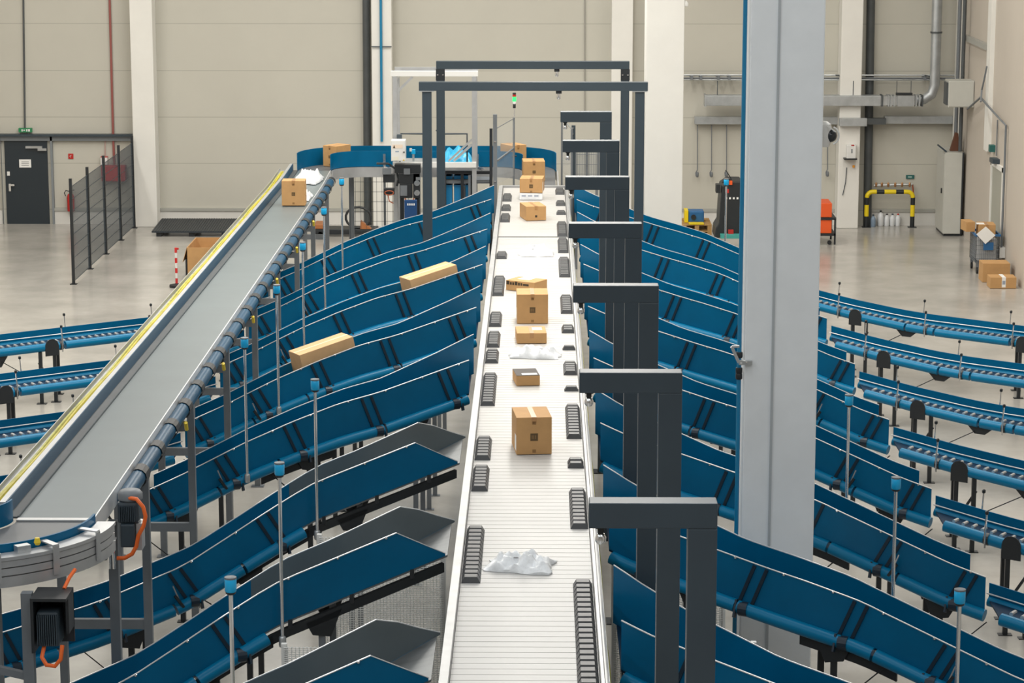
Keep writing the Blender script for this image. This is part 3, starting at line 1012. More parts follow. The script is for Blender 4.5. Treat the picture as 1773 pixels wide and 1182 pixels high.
MB().sheet(lpath(.70, 0, 2.6), lpath(1.34, 0, 2.6), (0, 0, -.03)).build('belt', M_DBELT, loop, smooth=True)
MB().sheet(lpath(1.36, -.02), lpath(1.36, .36), lnorm(1, .012)).build('outer_wall', M_BLUE, loop, smooth=True)
pi_ = lpath(.68, -.0)
MB().sheet(pi_, [p + Z1 * .33 for p in pi_], lnorm(-1, .012)).build('inner_wall', M_BLUE, loop, smooth=True)
MB().sheet(lpath(.66, -.22, 0), lpath(.66, -.01, 0), lnorm(-1, .03)).build('side_frame', M_ALU, loop, smooth=True)
MB().sheet(lpath(1.38, -.22, 2.6), lpath(1.38, -.01, 2.6), lnorm(1, .03, True)).build('side_frame', M_ALU, loop, smooth=True)
for x, y in ((-4.9, 52.6), (-4.0, 53.9), (-3.0, 53.95), (-1.6, 53.95), (.2, 53.2), (-3.0, 53.0), (-1.7, 53.0), (-.30, 51.0), (.30, 51.2)):
    MB().box(x - .04, x + .04, y - .04, y + .04, 0, 2.28).build('leg', M_LEG, loop)
for x in (-3.25, -1.3):
    q = MB().bar((x, 53.0, 2.3), (x, 53.0, 2.78), .05, .012, up=(0, 1, 0))
    q.bar((x, 53.0, 2.5), (x + .12, 52.95, 2.46), .05)
    q.build('guard_bracket', M_CHROME, loop)
MB().box(BX0 - .06, BX1 + .06, 49.80, 49.88, 2.47, 2.53).build('transfer_bar', M_ALU, loop)

# ------------------------------------------------------------------ dark portal arms along the right of the sorter
TOPS = [(1020, 871), (1001, 643.5), (989, 491), (981, 386), (976, 305), (968, 243.5), (967, 196.5)]
GZ = 5.33
gs = None
for i, (px, py) in enumerate(TOPS):
    a = at_z(*TOPS[0], GZ) + Vector((.002 * i, 3.72 * i, 0))
    lab = ['nearest dark grey portal arm reaching over the right edge of the sorting conveyor', 'second nearest dark grey portal arm over the sorting conveyor', 'third nearest dark grey portal arm over the sorting conveyor', 'fourth nearest dark grey portal arm over the sorting conveyor', 'third farthest of the dark grey portal arms right of the sorter', 'second farthest of the dark grey portal arms right of the sorter', 'farthest and smallest dark grey portal arm right of the sorter'][i]
    if gs is None:
        g = thing('cantilever_gantry', (a.x, a.y, 0), lab, 'gantry', 'dark portal arms beside the sorter')
        xl, xr = 0, .738
        MB().box(xl, xr, 0, .15, GZ - .15, GZ).build('beam', M_DGREY, g, bevel=.006, local=True)
        MB().box(xr - .168, xr, .001, .149, 0, GZ - .151).build('post', M_DGREY, g, bevel=.006, local=True)
        MB().box(xr - .23, xr + .06, -.06, .21, 0, .012).build('foot_plate', M_BLACK, g, local=True)
        q = MB().box(.04, .10, .05, .10, GZ - .165, GZ - .15)
        q.box(.052, .088, .055, .095, GZ - .20, GZ - .165)
        sn = q.build('light_sensor', M_BLACK, g, local=True)
        MB().lathe([(.02, -.26), (.032, -.245), (.032, -.22), (.02, -.20)], (.07, .075, GZ), 12).build('sensor_lens', M_CHROME, sn, local=True, smooth=True)
        gs = g
    else:
        g = copy_tree(gs)
        g.location = (a.x, a.y, 0)
        g['label'] = lab
# big gantries spanning the sorter
for (x0, x1, y0, yy, nm, extra) in ((725, 1122, 142, 43.5, 'nearer', 'lower'), (755, 1090, 106, 48.45, 'farther', 'higher')):
    a, b_ = at_y(x0, y0, yy), at_y(x1, y0, yy)
    zt = a.z
    t = thing('portal_gantry', ((a.x + b_.x) / 2, yy, 0), ('nearer wide dark gantry spanning the sorter, its beam second from the top' if nm == 'nearer' else 'farther dark gantry spanning the sorter, the topmost beam in the picture'), 'gantry', 'wide gantries over the sorter')
    MB().box(a.x, b_.x, yy, yy + .15, zt - .15, zt).build('beam', M_DGREY, t, bevel=.006)
    ins = .055 if nm == 'nearer' else .0
    for xl in (a.x + ins, b_.x - ins - .16):
        MB().box(xl, xl + .16, yy + .001, yy + .149, 0, zt - (.165 if nm == 'nearer' else .151)).build('post', M_DGREY, t, bevel=.006)
        MB().box(xl - .06, xl + .22, yy - .06, yy + .21, 0, .012).build('foot_plate', M_BLACK, t)
        if nm == 'nearer':
            MB().box(xl - .05, xl + .21, yy - .02, yy + .17, zt - .165, zt - .15).build('head_plate', M_STEEL, t)
        else:
            MB().box(xl - .006, xl + .166, yy - .006, yy, zt - .36, zt - .15).build('splice_plate', M_BLACK, t)
            for bx in (.03, .13):
                MB().lathe([(.005, 0), (.018, .006), (.018, .02)], (xl + bx, yy - .01, zt - .27), 8).build('bolt', M_CHROME, t)
    xc = .33
    MB().box(xc - .05, xc + .05, yy + .03, yy + .12, zt - .20, zt - .15).build('light_sensor', M_BLACK, t)
    MB().lathe([(.02, -.30), (.035, -.28), (.035, -.24), (.03, -.20)], (xc, yy + .07, zt), 10).build('sensor_lens', M_CHROME, t, smooth=True)

# ------------------------------------------------------------------ white building columns
for (x0, x1, yy, lab, dp) in ((1297, 1425.5, 24.6, None, .92), (1117.5, 1183, 48.1, None, .8)):
    a, b_ = at_y(x0, 200, yy), at_y(x1, 200, yy)
    o = MB().box(a.x, b_.x, yy, yy + dp, 0, 12.6).build('column', M_COLUMN if yy < 30 else M_PILLAR, bevel=.015)
    struct(o)
    if yy < 30:
        o['label'] = 'thick pale grey square building column in the right foreground'
        o['category'] = 'column'
        xm = at_y(1342, 400, yy).x
        MB().box(xm - .012, xm + .012, yy - .015, yy - .001, 0, 12.6).build('joint_strip', mat('joint_grey', (.42, .45, .47), .4), o)
        xk = a.x
        c0 = o
    else:
        o['label'] = 'white building column behind the far end of the right chutes'
        o['category'] = 'column'
t = thing('compressed_air_pipe', (xk - .055, 24.72, 0), 'bright blue vertical pipe clipped along the left side of the near column', 'pipe')
MB().tube([(xk - .045, 24.72, 0), (xk - .045, 24.72, 12.5)], .022, 10).build('pipe', M_PIPEB, t, smooth=True)
for py in (614, 641, 651):
    z = at_y(1278, py, 24.72).z
    MB().lathe([(.03, -.03), (.034, -.02), (.034, .02), (.03, .03)], (xk - .045, 24.72, z), 10).build('pipe_clip', M_BLACK, t, smooth=True)
t = thing('wall_bracket', at_y(1290, 626, 24.58), 'small bent galvanised bracket with slots on the near column beside the blue pipe', 'bracket')
z = at_y(1290, 627, 24.58).z
q = MB().box(xk - .06, xk + .07, 24.545, 24.598, z - .02, z + .02)
q.build('arm', M_STEEL, t)
a, b_ = at_y(1267, 600, 24.5), at_y(1279, 627, 24.5)
MB().bar(a, b_, .035, .03).build('bent_arm', M_ALU, t)
MB().bar(a, a + Vector((.075, 0, .004)), .03, .02).build('end_tab', M_ALU, t)
MB().box(xk - .05, xk - .03, 24.542, 24.546, z - .008, z + .008).build('slot', M_PAPER, t)
MB().lathe([(.004, 0), (.012, .004), (.012, .016)], (xk + .01, 24.54, z), 8).build('bolt', M_CHROME, t)

t = thing('dome_camera', (at_y(1424, 240, 24.8).x, 24.8, at_y(1424, 240, 24.8).z), 'white dome surveillance camera with dark lens on the right side of the near column', 'camera')
xr = at_y(1425.5, 200, 24.6).x
zc = at_y(1430, 235, 24.8).z
MB().lathe([(.01, -.125), (.075, -.12), (.095, -.05), (.095, .05), (.085, .10), (.05, .125), (.01, .13)], (xr + .02, 24.85, zc + .01), 18).build('housing', M_WHITE, t, smooth=True)
bm_ = bmesh.new()
bmesh.ops.create_uvsphere(bm_, u_segments=18, v_segments=12, radius=.068)
me = bpy.data.meshes.new('dome')
bm_.to_mesh(me); bm_.free()
me.materials.append(mat('smoked_dome', (.03, .035, .04), .1))
me.polygons.foreach_set('use_smooth', [True] * len(me.polygons))
o = bpy.data.objects.new('dome', me)
COL.objects.link(o)
o.parent = t
o.location = Vector((xr + .098, 24.83, zc)) - t.location
MB().tube([(xr + .10 + .075 * math.cos(a_), 24.76, zc + .005 + .085 * math.sin(a_)) for a_ in frange(-1.3, 1.3, 12)], .009, 8).build('white_ring', M_WHITE, t, smooth=True)
MB().bar((xr + .05, 24.74, zc + .11), (xr + .14, 24.74, zc + .045), .02, .012).build('sun_visor', M_WHITE, t)
MB().tube([(xr + .012, 24.8, zc - .12), (xr + .016, 24.8, zc - .2), (xr + .004, 24.8, zc - .27)], .005, 6).build('cable', M_WHITE, t)
o = tag(MB().lathe([(.01, -.06), (.05, -.05), (.055, .0), (.02, .05)], (at_y(1187, 6, 48.2).x, 48.2, at_y(1187, 6, 48.2).z), 12).build('sensor', M_WHITE, smooth=True), 'small white round device at the top right edge of the far white column', 'camera')

# ------------------------------------------------------------------ signal beacons
bsrc = None


def beacon(x, y, zt, zb, lab, grp):
    """all beacons share one mesh of 1.75 m"""
    global bsrc
    if bsrc is None:
        t = thing('signal_beacon', (x, y, zb), lab, 'beacon light', grp)
        MB().tube([(0, 0, .02), (0, 0, 1.63)], .017, 10).build('pole', M_CHROME, t, smooth=True, local=True)
        q = MB().lathe([(.03, 0), (.034, .02), (.034, .09), (.028, .10)], (0, 0, .0), 12)
        q.build('foot_clamp', M_STEEL, t, smooth=True, local=True)
        MB().lathe([(.038, 1.63), (.046, 1.64), (.046, 1.73), (.042, 1.735)], (0, 0, 0), 14).build('blue_lamp', M_SKY, t, smooth=True, local=True)
        MB().lathe([(.03, 1.61), (.04, 1.62), (.04, 1.63)], (0, 0, 0), 12).build('black_collar', M_BLACK, t, local=True)
        MB().lathe([(.047, 1.735), (.047, 1.748), (.03, 1.752)], (0, 0, 0), 12).build('grey_cap', M_LEG, t, smooth=True, local=True)
        bsrc = t
        return t
    c = copy_tree(bsrc)
    c.location = (x, y, zb)
    c['label'] = lab
    c['group'] = grp
    return c


NEARX = lambda x: -SL * x
for k, o_ in zip(range(1, 9), ORD):
    if k <= 5:
        x = 3.46
        y = L_Y(k) - SL * x - .14
        zt = 3.40
    else:
        x = 2.36
        y = L_Y(k) - SL * x - .15
        zt = 3.55
    beacon(-x, y, zt, zt - 1.752, '%s silver pole with bright blue lamp cap on the left-hand chutes' % o_, 'blue beacons on the left chutes')
for k, o_ in zip(range(1, 9), ORD):
    x = 3.38
    y = R_Y(k) - SL * x + .80 + .10
    beacon(x, y, 3.2, 3.2 - 1.752, '%s silver pole with bright blue lamp cap on the right-hand chutes' % o_, 'blue beacons on the right chutes')

# ------------------------------------------------------------------ cartons and bags
box_count = 0


def carton(c, w_, d, h_, rz, label, m=None, tape=True, mark=None, side_label=None, top_label=None, group=None, tilt=None, name='cardboard_box'):
    """c = centre of the bottom front edge (world) before turning about it"""
    t = thing(name, c, label, 'box', group, rz)
    if tilt is not None:
        t.rotation_euler = (tilt[0], tilt[1], rz)
    body = MB().box(-w_ / 2, w_ / 2, 0, d, 0.004, h_).build('body', m or M_CARD, t, local=True, bevel=.006)
    if tape:
        q = MB().box(-.028, .028, -.0015, d + .0015, h_ - .001, h_ + .0015)
        q.box(-.028, .028, -.0025, 0, h_ - .07, h_ + .0015)
        q.build('packing_tape', M_TAPE, t, local=True)
        MB().box(-w_ / 2 + .004, w_ / 2 - .004, d * .002, d * .004, 0, 0.003) if False else None
    if mark:
        s_ = mark
        cx, cz = 0.0, h_ * .47
        f = MB().box(cx - s_, cx + s_, -.0015, 0.0, cz - s_, cz + s_).build('printed_square', mat('box_print', (.10, .06, .022), .75), t, local=True)
        q = MB()
        for k in range(3):
            q.box(cx - s_ * .6 + k * s_ * .45, cx - s_ * .45 + k * s_ * .45, -.003, -.0015, cz - s_ * .5, cz + s_ * .5)
        q.build('print_strokes', mat('box_print_light', (.30, .17, .065), .75), f, local=True)
        for zz in (h_ * .10, h_ * .85):
            MB().box(-.02, .02, -.0025, -.001, zz - .018, zz + .018).build('small_stamp', mat('box_print_mid', (.26, .14, .05), .75), t, local=True)
    if side_label:
        MB().box(-w_ / 2 - .002, -w_ / 2, d * .04, d * .32, h_ * .1, h_ * .5).build('shipping_label', M_PAPER, t, local=True)
    if top_label:
        x0, x1, y0, y1 = top_label
        MB().box(x0, x1, y0, y1, h_ + .0005, h_ + .003).build('shipping_label', M_PAPER, t, local=True)
    return t


def belt_box(xl, xr, yb, h_, d, deg, label, z=ZB + .002, **kw):
    a, b_ = at_z(xl, yb, z), at_z(xr, yb, z)
    c = (a + b_) / 2
    c.z = z
    return carton(c, (b_ - a).length, d, h_, math.radians(deg), label, **kw)


belt_box(894, 955.6, 787, .42, .55, 6, 'largest cardboard box on the white conveyor, nearest the camera', mark=.042, side_label=True, group='cartons on the sorter')
t = belt_box(894, 935, 668, .13, .44, 7, 'small cardboard box with dark top and white label on the conveyor', tape=False, group='cartons on the sorter')
MB().box(-.145, .145, .002, .438, .129, .133).build('dark_top', M_DLABEL, t, local=True)
MB().box(-.07, .12, .03, .13, .133, .136).build('shipping_label', M_PAPER, t, local=True)
belt_box(895, 949, 560.7, .42, .52, 1.5, 'tall cardboard box standing in front of the turned flat box', mark=.04, side_label=True, group='cartons on the sorter')
belt_box(895, 946.7, 595, .145, .52, 3, 'flat cardboard box with white label on the conveyor before the tall box', top_label=(.02, .15, .22, .42), group='cartons on the sorter')
t = carton(at_z(875, 502, ZB + .002) + Vector((.225, -.125, 0)), .5, .38, .155, math.radians(-30), 'flat printed cardboard box lying turned behind the tall box', tape=False, top_label=(-.14, .06, .16, .36), group='cartons on the sorter')
q = MB()
x = -.24
for k, (w_, hh) in enumerate(((.05, .055), (.03, .04), (.03, .04), (.045, .055), (.03, .04), (.03, .04), (.10, .03))):
    q = MB().box(x, x + w_, -.002, 0, .09, .09 + hh)
    q.build('printed_letter', M_INK, t, local=True)
    x += w_ + .012
t = belt_box(910.6, 946, 382, .26, .58, 12, 'cardboard box with taped top behind the white bag, far on the conveyor', group='cartons on the sorter')
MB().box(-.02, .02, -.002, 0, .06, .10).build('printed_square', M_INK, t, local=True)
# white-wrapped parcel with a carton on it
a, b_ = at_z(899.5, 346.5, ZB), at_z(939.5, 346.5, ZB)
wd = (b_ - a).length
t = thing('wrapped_parcel', (a + b_) / 2, 'white wrapped flat parcel under a cardboard box near the far end', 'parcel')
MB().box(-wd / 2, wd / 2, 0, .55, .003, .135).build('body', M_BAG, t, local=True, bevel=.02)
for k in range(3):
    MB().box(-wd / 2 + .04 + k * .12, -wd / 2 + .12 + k * .12, -.003, 0, .07, .095).build('printed_mark', mat('blue_grey_print', (.3, .34, .42), .6), t, local=True)
c = (a + b_) / 2 + Vector((0, .0, .138))
t = carton(c, wd * .99, .52, .27, math.radians(-4), 'cardboard box sitting on the white wrapped parcel at the far end', mark=.035, group='cartons on the sorter')
MB().box(wd / 2 - .003, wd / 2, .03, .14, .02, .2).build('shipping_label', M_PAPER, t, local=True)
a, b_ = at_z(906, 313, ZB), at_z(943.6, 313, ZB)
c = (a + b_) / 2
carton(Vector((c.x, c.y - .1, ZB + .003)), (b_ - a).length, .55, .40, math.radians(3), 'cardboard box just leaving the far curve towards the sorter', mark=.03, group='cartons on the sorter')
p = at_y(905, 274, 52.9)
carton(c2 + Vector((-.0, .83, .004)) + Vector((.58, -.16, 0)), .38, .46, .45, math.radians(28), 'big cardboard box in the right-hand far curve of the dark belt', mark=.03, group='cartons on the far loop')
p = at_y(580, 280, 52.7)
carton(c1 + Vector((-.62, .82, .004)) + Vector((-.12, -.23, 0)), .36, .48, .44, math.radians(-35), 'big cardboard box in the left-hand far curve of the dark belt', mark=.03, group='cartons on the far loop')
# on the incline
yb_ = 46.3
p = at_y(513, 357, yb_)
t = carton(Vector((p.x - .05, yb_, iz(yb_) + .012)), .43, .45, .46, math.radians(2), 'cardboard box riding on the long grey belt in front of white bags', mark=.032, side_label=False, tilt=(-.0255, 0), group=None)
# in the chutes
for k, px, py, w_, d, hh, lab in ((3, 752, 482, .82, .36, .30, 'long pale carton lying in the third left-hand chute from the back'), (4, 569, 612, .82, .36, .30, 'long pale carton lying in the fourth left-hand chute from the back, lower down')):
    r = ray(px, py)
    # intersect with chute centre plane
    den = r.y - SL * r.x
    # Y = L_Y - SL*|x| + .34, |x| = -x  ->  Y - SL*x = L_Y + .34
    tt = (L_Y(k) + .34) / den
    hit = Vector((0, 0, CAMH)) + r * tt
    x = -hit.x
    slope = (smooth_tab(ZL)(x - .2) - smooth_tab(ZL)(x + .2)) / .4 * math.cos(math.atan(SL))
    zf_ = smooth_tab(ZL)(x)
    t = thing('long_carton', (hit.x, hit.y, zf_ + .012), lab, 'box', 'cartons in the left chutes')
    ang_ = math.atan(slope)
    t.rotation_euler = Matrix.Rotation(math.atan(SL), 3, 'Z').to_euler()
    t.rotation_mode = 'QUATERNION'
    t.rotation_quaternion = Quaternion((0, 0, 1), math.atan(SL)) @ Quaternion((0, 1, 0), -ang_)
    MB().box(-w_ / 2, w_ / 2, -d / 2, d / 2, .012, .53).build('body', M_CARDL, t, local=True, bevel=.006)
    MB().box(-w_ / 2, w_ / 2, -.025, .025, .53, .532).build('packing_tape', mat('pale_tape', (.66, .5, .3), .4), t, local=True)


def bag(name, c, lx, ly, h_, rz, label, seed, marks=0, tilt=0.0, group=None):
    rnd = random.Random(seed)
    t = thing(name, c, label, 'bag', group, rz)
    t.rotation_euler = (tilt, 0, rz)
    n, m_ = 25, 15
    ph = [rnd.uniform(0, 6.28) for _ in range(8)]
    top, bot = [], []
    for j in range(m_):
        for i in range(n):
            u, v_ = i / (n - 1) * 2 - 1, j / (m_ - 1) * 2 - 1
            pil = max(0, (1 - abs(u) ** 2.6)) ** .6 * max(0, (1 - abs(v_) ** 2.6)) ** .6
            wr = .5 * math.sin(5 * u + 3 * v_ + ph[0]) * math.sin(4 * v_ - 3 * u + ph[1]) + .3 * math.sin(11 * u - 7 * v_ + ph[2]) + .25 * math.sin(9 * v_ + 13 * u + ph[3])
            ex = 1 + .06 * math.sin(3 * v_ + ph[4]) + .03 * math.sin(8 * v_ + ph[5])
            ey = 1 + .10 * math.sin(2.4 * u + ph[6]) + .04 * math.sin(7 * u + ph[7])
            x, y = u * lx / 2 * ex, v_ * ly / 2 * ey
            zz = h_ * pil * (1 + .8 * wr) + .006 + .012 * (1 - pil) * (1 + math.sin(6 * u + ph[1]))
            top.append((x, y, max(.008, zz)))
            bot.append((x, y, .003))
    N = n * m_
    fs = []
    for j in range(m_ - 1):
        for i in range(n - 1):
            a_ = j * n + i
            fs.append((a_, a_ + 1, a_ + n + 1, a_ + n))
            fs.append((N + a_ + n, N + a_ + n + 1, N + a_ + 1, N + a_))
    rim_ = [i for i in range(n)] + [j * n + n - 1 for j in range(1, m_)] + [(m_ - 1) * n + i for i in reversed(range(n - 1))] + [j * n for j in reversed(range(1, m_ - 1))]
    for a_, b2 in zip(rim_, rim_[1:] + rim_[:1]):
        fs.append((b2, a_, N + a_, N + b2))
    MB().add(top + bot, fs).build('film', M_BAG, t, local=True, smooth=True)
    for k in range(marks):
        i, j = rnd.randint(8, 17), rnd.randint(4, 9)
        x, y, z = top[j * n + i]
        MB().box(x - .025, x + .025, y - .008, y + .008, z + .004, z + .007).build('printed_mark', mat('grey_print', (.3, .3, .3), .7), t, local=True)
    return t


bag('poly_bag', at_z(900, 982, ZB), .60, .42, .10, -.15, 'white plastic mailing bag on the near grey part of the conveyor', 3, 2, group='white bags on the sorter')
bag('poly_bag', at_z(926, 617, ZB), .66, .36, .10, -.08, 'white plastic bag between the flat box and the small dark-topped box', 8, 2, group='white bags on the sorter')
bag('poly_bag', at_z(928, 440.5, ZB), .56, .5, .11, .1, 'white plastic bag alone on the conveyor beyond the turned flat box', 13, 3, group='white bags on the sorter')
yb_ = 50.6
bag('poly_bag', Vector((ixr(yb_) - .31, yb_, 2.516)), .50, 1.1, .16, -.05, 'crumpled white bags heap farther up on the grey belt near the far curve', 21, 2, group='white bags on the grey belt')
yb_ = 47.6
bag('poly_bag', Vector((ixr(yb_) - .16, yb_, iz(yb_) + .008)), .26, .9, .10, .0, 'white bag half hidden beside the box on the grey belt', 25, 1, tilt=-.0255, group='white bags on the grey belt')
t = thing('paper_sheet', (0.98, R_Y(4) - .1, 2.6), 'loose white papers sticking out of the fourth farthest right-hand chute mouth', 'papers')
p = at_y(1016, 634, R_Y(4) + .1)
t.location = p + Vector((.10, 0, -.02))
MB().prism([(-.10, 0, -.06), (.02, .05, -.08), (.10, .03, .05), (-.03, 0, .06)], (.004, .012, .004)).build('sheet', M_PAPER, t, local=True)
MB().bar((-.07, -.006, -.02), (.06, .02, .0), .008).build('ink_line', M_INK, t, local=True)

# ------------------------------------------------------------------ machine between the two far curves
t = thing('scanner_frame', (-2.1, 52.0, 0), 'white aluminium frame standing over a short belt behind the nearer gantry', 'machine frame')
yf, yr = 51.7, 52.75
fx0, fx1 = at_y(684, 200, yf).x, at_y(821, 200, yf).x
zt = at_y(700, 132, yf).z
zb = at_y(750, 285, yf).z
for x in (fx0, fx1):
    MB().box(x - .045, x + .045, yf - .045, yf + .045, 0, zt).build('post', M_ALU, t, bevel=.004)
    MB().box(x - .04, x + .04, yr - .04, yr + .04, 0, zt + .02).build('post', M_ALU, t, bevel=.004)
    MB().box(x - .04, x + .04, yf + .045, yr - .04, zt - .09, zt - .01).build('side_beam', M_ALU, t)
MB().box(fx0 - .08, fx1 + .08, yf - .05, yf + .05, zt + .001, zt + .11).build('front_beam', M_WHITE, t, bevel=.004)
MB().box(fx0 - .06, fx1 + .06, yr - .04, yr + .04, zt + .021, zt + .10).build('rear_beam', M_ALU, t)
MB().bar((fx0 + .045, yf - .01, zt - .32), (fx0 + .36, yf - .01, zt - .01), .05).build('corner_brace', M_ALU, t)
MB().bar((fx1 - .045, yf - .01, zb + .42), (fx1 - .42, yf - .01, zb + .08), .05).build('corner_brace', M_ALU, t)
MB().bar((fx1 - .045, yf - .01, zb + .52), (fx1 - .52, yf - .01, zb + .08), .04).build('corner_brace', M_ALU, t)
MB().box(fx0 - .05, fx1 + .04, yf - .10, yf - .046, zb - .05, zb + .06).build('lower_beam', M_WHITE, t, bevel=.004)
MB().box(fx0 + .05, fx1 - .05, yf + .05, yr - .1, zb - .02, zb + .02).build('grey_tray', M_DUCT, t)
q = MB().tube([Vector((fx1 - .15, yf + .12, zb + .02)), Vector((fx1 - .15, yf + .12, zb + .62)), Vector((fx1 - .72, yf + .12, zb + .62)), Vector((fx1 - .78, yf + .12, zb + .70))], .018, 8)
q.build('bent_tube', M_DGREY, t, smooth=True)
q = MB().tube([Vector((fx1 - 1.0, yf + .12, zb + .62)), Vector((fx1 - 1.5, yf + .12, zb + .62)), Vector((fx1 - 1.53, yf + .12, zb + .02))], .018, 8)
q.build('bent_tube', M_DGREY, t, smooth=True)

t = thing('control_cabinet', at_y(689, 282, 51.3), 'light grey switch cabinet with warning labels at the left foot of the white frame', 'control cabinet')
cb = wbox(677, 243, 702, 279, 0, Y=51.2, thick=.3)
MB().box(*cb).build('body', M_WHITE, t, bevel=.006)
MB().box(cb[0] + .012, cb[1] - .012, cb[2] - .012, cb[2] - .001, cb[4] + .012, cb[5] - .012).build('door_panel', M_WHITE, t)
w_, h_ = cb[1] - cb[0], cb[5] - cb[4]
l_ = MB().box(cb[0] + .1 * w_, cb[0] + .82 * w_, cb[2] - .016, cb[2] - .0125, cb[4] + .62 * h_, cb[4] + .80 * h_).build('warning_label', mat('pale_label', (.75, .62, .5), .6), t)
MB().prism([(cb[0] + .14 * w_, cb[2] - .0165, cb[4] + .64 * h_), (cb[0] + .30 * w_, cb[2] - .0165, cb[4] + .64 * h_), (cb[0] + .22 * w_, cb[2] - .0165, cb[4] + .78 * h_)], (0, -.003, 0)).build('warning_triangle', M_INK, l_)
MB().box(cb[0] + .3 * w_, cb[0] + .55 * w_, cb[2] - .015, cb[2] - .0125, cb[4] + .44 * h_, cb[4] + .50 * h_).build('name_strip', mat('blue_print', (.25, .32, .42), .6), t)
MB().box(cb[0] + .06 * w_, cb[0] + .52 * w_, cb[2] - .015, cb[2] - .0125, cb[4] + .04 * h_, cb[4] + .22 * h_).build('type_label', mat('cream_label', (.72, .70, .6), .6), t)
MB().lathe([(.005, 0), (.02, .005), (.02, .02)], (cb[0] + .9 * w_, cb[2] - .03, cb[4] + .42 * h_), 8).build('lock_knob', M_BLACK, t)
MB().prism([(cb[0] + .82 * w_, cb[2] - .0165, cb[4] + .03 * h_), (cb[0] + .95 * w_, cb[2] - .0165, cb[4] + .03 * h_), (cb[0] + .885 * w_, cb[2] - .0165, cb[4] + .11 * h_)], (0, -.003, 0)).build('warning_triangle', M_YEL, t)
MB().box(cb[0] + .1, cb[0] + .2, cb[3], 51.653, cb[4] + .3, cb[4] + .5).build('fixing_bracket', M_DGREY, t)

t = thing('drive_unit', (at_y(690, 330, 51.6).x, 51.55, 0), 'black cluster of drive motors and boxes under the grey switch cabinet', 'drive unit')
for r, m_, d in (((683, 285, 728, 300), M_BLACK, .35), ((690, 300, 727, 318), M_BLACK, .3), ((663, 302, 683, 316), M_BLACK, .25), ((664, 326, 683, 337), M_BLACK, .2), ((692, 318, 714, 343), M_BLACK, .28), ((715, 300, 727, 343), M_BLACK, .22)):
    MB().box(*wbox(*r, 0, Y=51.35, thick=d * .6)).build('housing', m_, t, bevel=.01)
MB().box(*wbox(693, 321, 705, 339, 0, Y=51.33, thick=.02)).build('grey_cover', M_LEG, t)
for r in ((718, 317), (718, 334)):
    p = at_y(r[0] + 4, r[1], 51.33)
    MB().tube([p, p + Vector((0, .02, 0))], .06, 12).build('motor_end', M_CHROME, t, smooth=True)
for r in ((699, 292, 710, 302), (720, 307, 728, 312), (662, 291, 677, 302)):
    MB().box(*wbox(*r, 0, Y=51.31, thick=.03)).build('connector_block', M_LEG, t)
p = at_y(674, 332, 51.34)
MB().tube([p + Vector((.09 * math.cos(a), -.02, .045 * math.sin(a) - .02)) for a in frange(0, 2 * math.pi, 14)], .012, 6).build('orange_loop', mat('dull_orange_cable', (.32, .07, .02), .5), t, smooth=True)
MB().tube([at_y(672, 338, 51.34), at_y(674, 348, 51.32), at_y(681, 352, 51.34)], .012, 6).build('orange_loop', mat('dull_orange_cable', (.32, .07, .02), .5), t, smooth=True)
MB().tube([at_y(709, 343, 51.3) + Vector((.09 * math.cos(a), 0, .07 * math.sin(a))) for a in frange(math.pi, 2 * math.pi, 9)], .014, 6).build('orange_loop', mat('dull_orange_cable', (.32, .07, .02), .5), t, smooth=True)
MB().tube([at_y(652, 283, 51.4), at_y(672, 283, 51.4), at_y(686, 293, 51.4), at_y(690, 310, 51.4), at_y(687, 322, 51.4)], .022, 8).build('black_hose', M_BLACK, t, smooth=True)
for xx in (696, 722):
    p = at_y(xx, 340, 51.44)
    MB().box(p.x - .04, p.x + .04, 51.44, 51.52, 0, p.z).build('leg', M_BLACK, t)

t = thing('blue_cabinet', at_y(709, 380, 51.7), 'dark blue cabinet with four white letters below the black motors', 'cabinet')
cb = wbox(700, 347, 722, 395, 0, Y=51.1, thick=.4)
MB().box(cb[0], cb[1], cb[2], cb[2] + .12, 0, cb[5]).build('body', mat('deep_blue_panel', (.01, .055, .17), .4), t, bevel=.006)
for k in range(4):
    x = cb[0] + .06 + k * .042
    MB().box(x, x + .024, cb[2] - .003, cb[2], cb[5] - .10, cb[5] - .06).build('white_letter', M_PAPER, t)

t = thing('blue_film_roll', at_y(786, 275, 52.2), 'bright blue plastic heap lying on the tray inside the white frame', 'plastic sheeting')
p = at_y(790, 272, 52.15)
bg = []
q = MB()
n, m_ = 18, 9
vs, fs = [], []
for j in range(m_):
    for i in range(n):
        u, v_ = i / (n - 1) * 2 - 1, j / (m_ - 1) * 2 - 1
        hgt = max(0, 1 - abs(u) ** 3) * max(0, 1 - v_ * v_) * (.24 + .05 * math.sin(9 * u) + .04 * math.cos(7 * v_ + 5 * u))
        vs.append((p.x + u * .34, 52.15 + v_ * .28, zb + .035 + hgt))
for j in range(m_ - 1):
    for i in range(n - 1):
        a_ = j * n + i
        fs.append((a_, a_ + 1, a_ + n + 1, a_ + n))
N = len(vs)
vs += [(x, y, zb + .026) for x, y, z in vs]
fs += [tuple(reversed([i + N for i in f])) for f in fs]
rim_ = [i for i in range(n)] + [j * n + n - 1 for j in range(1, m_)] + [(m_ - 1) * n + i for i in reversed(range(n - 1))] + [j * n for j in reversed(range(1, m_ - 1))]
for a_, b2 in zip(rim_, rim_[1:] + rim_[:1]):
    fs.append((b2, a_, N + a_, N + b2))
q.add(vs, fs).build('film', M_CYAN, t, smooth=True)
t = thing('blue_sensor_light', at_y(717, 263, 51.9), 'small bright blue lamp with white bracket right of the grey switch cabinet', 'sensor lamp')
MB().box(*wbox(712, 259, 719, 267, 0, Y=51.9, thick=.1)).build('lamp', M_SKY, t, bevel=.01)
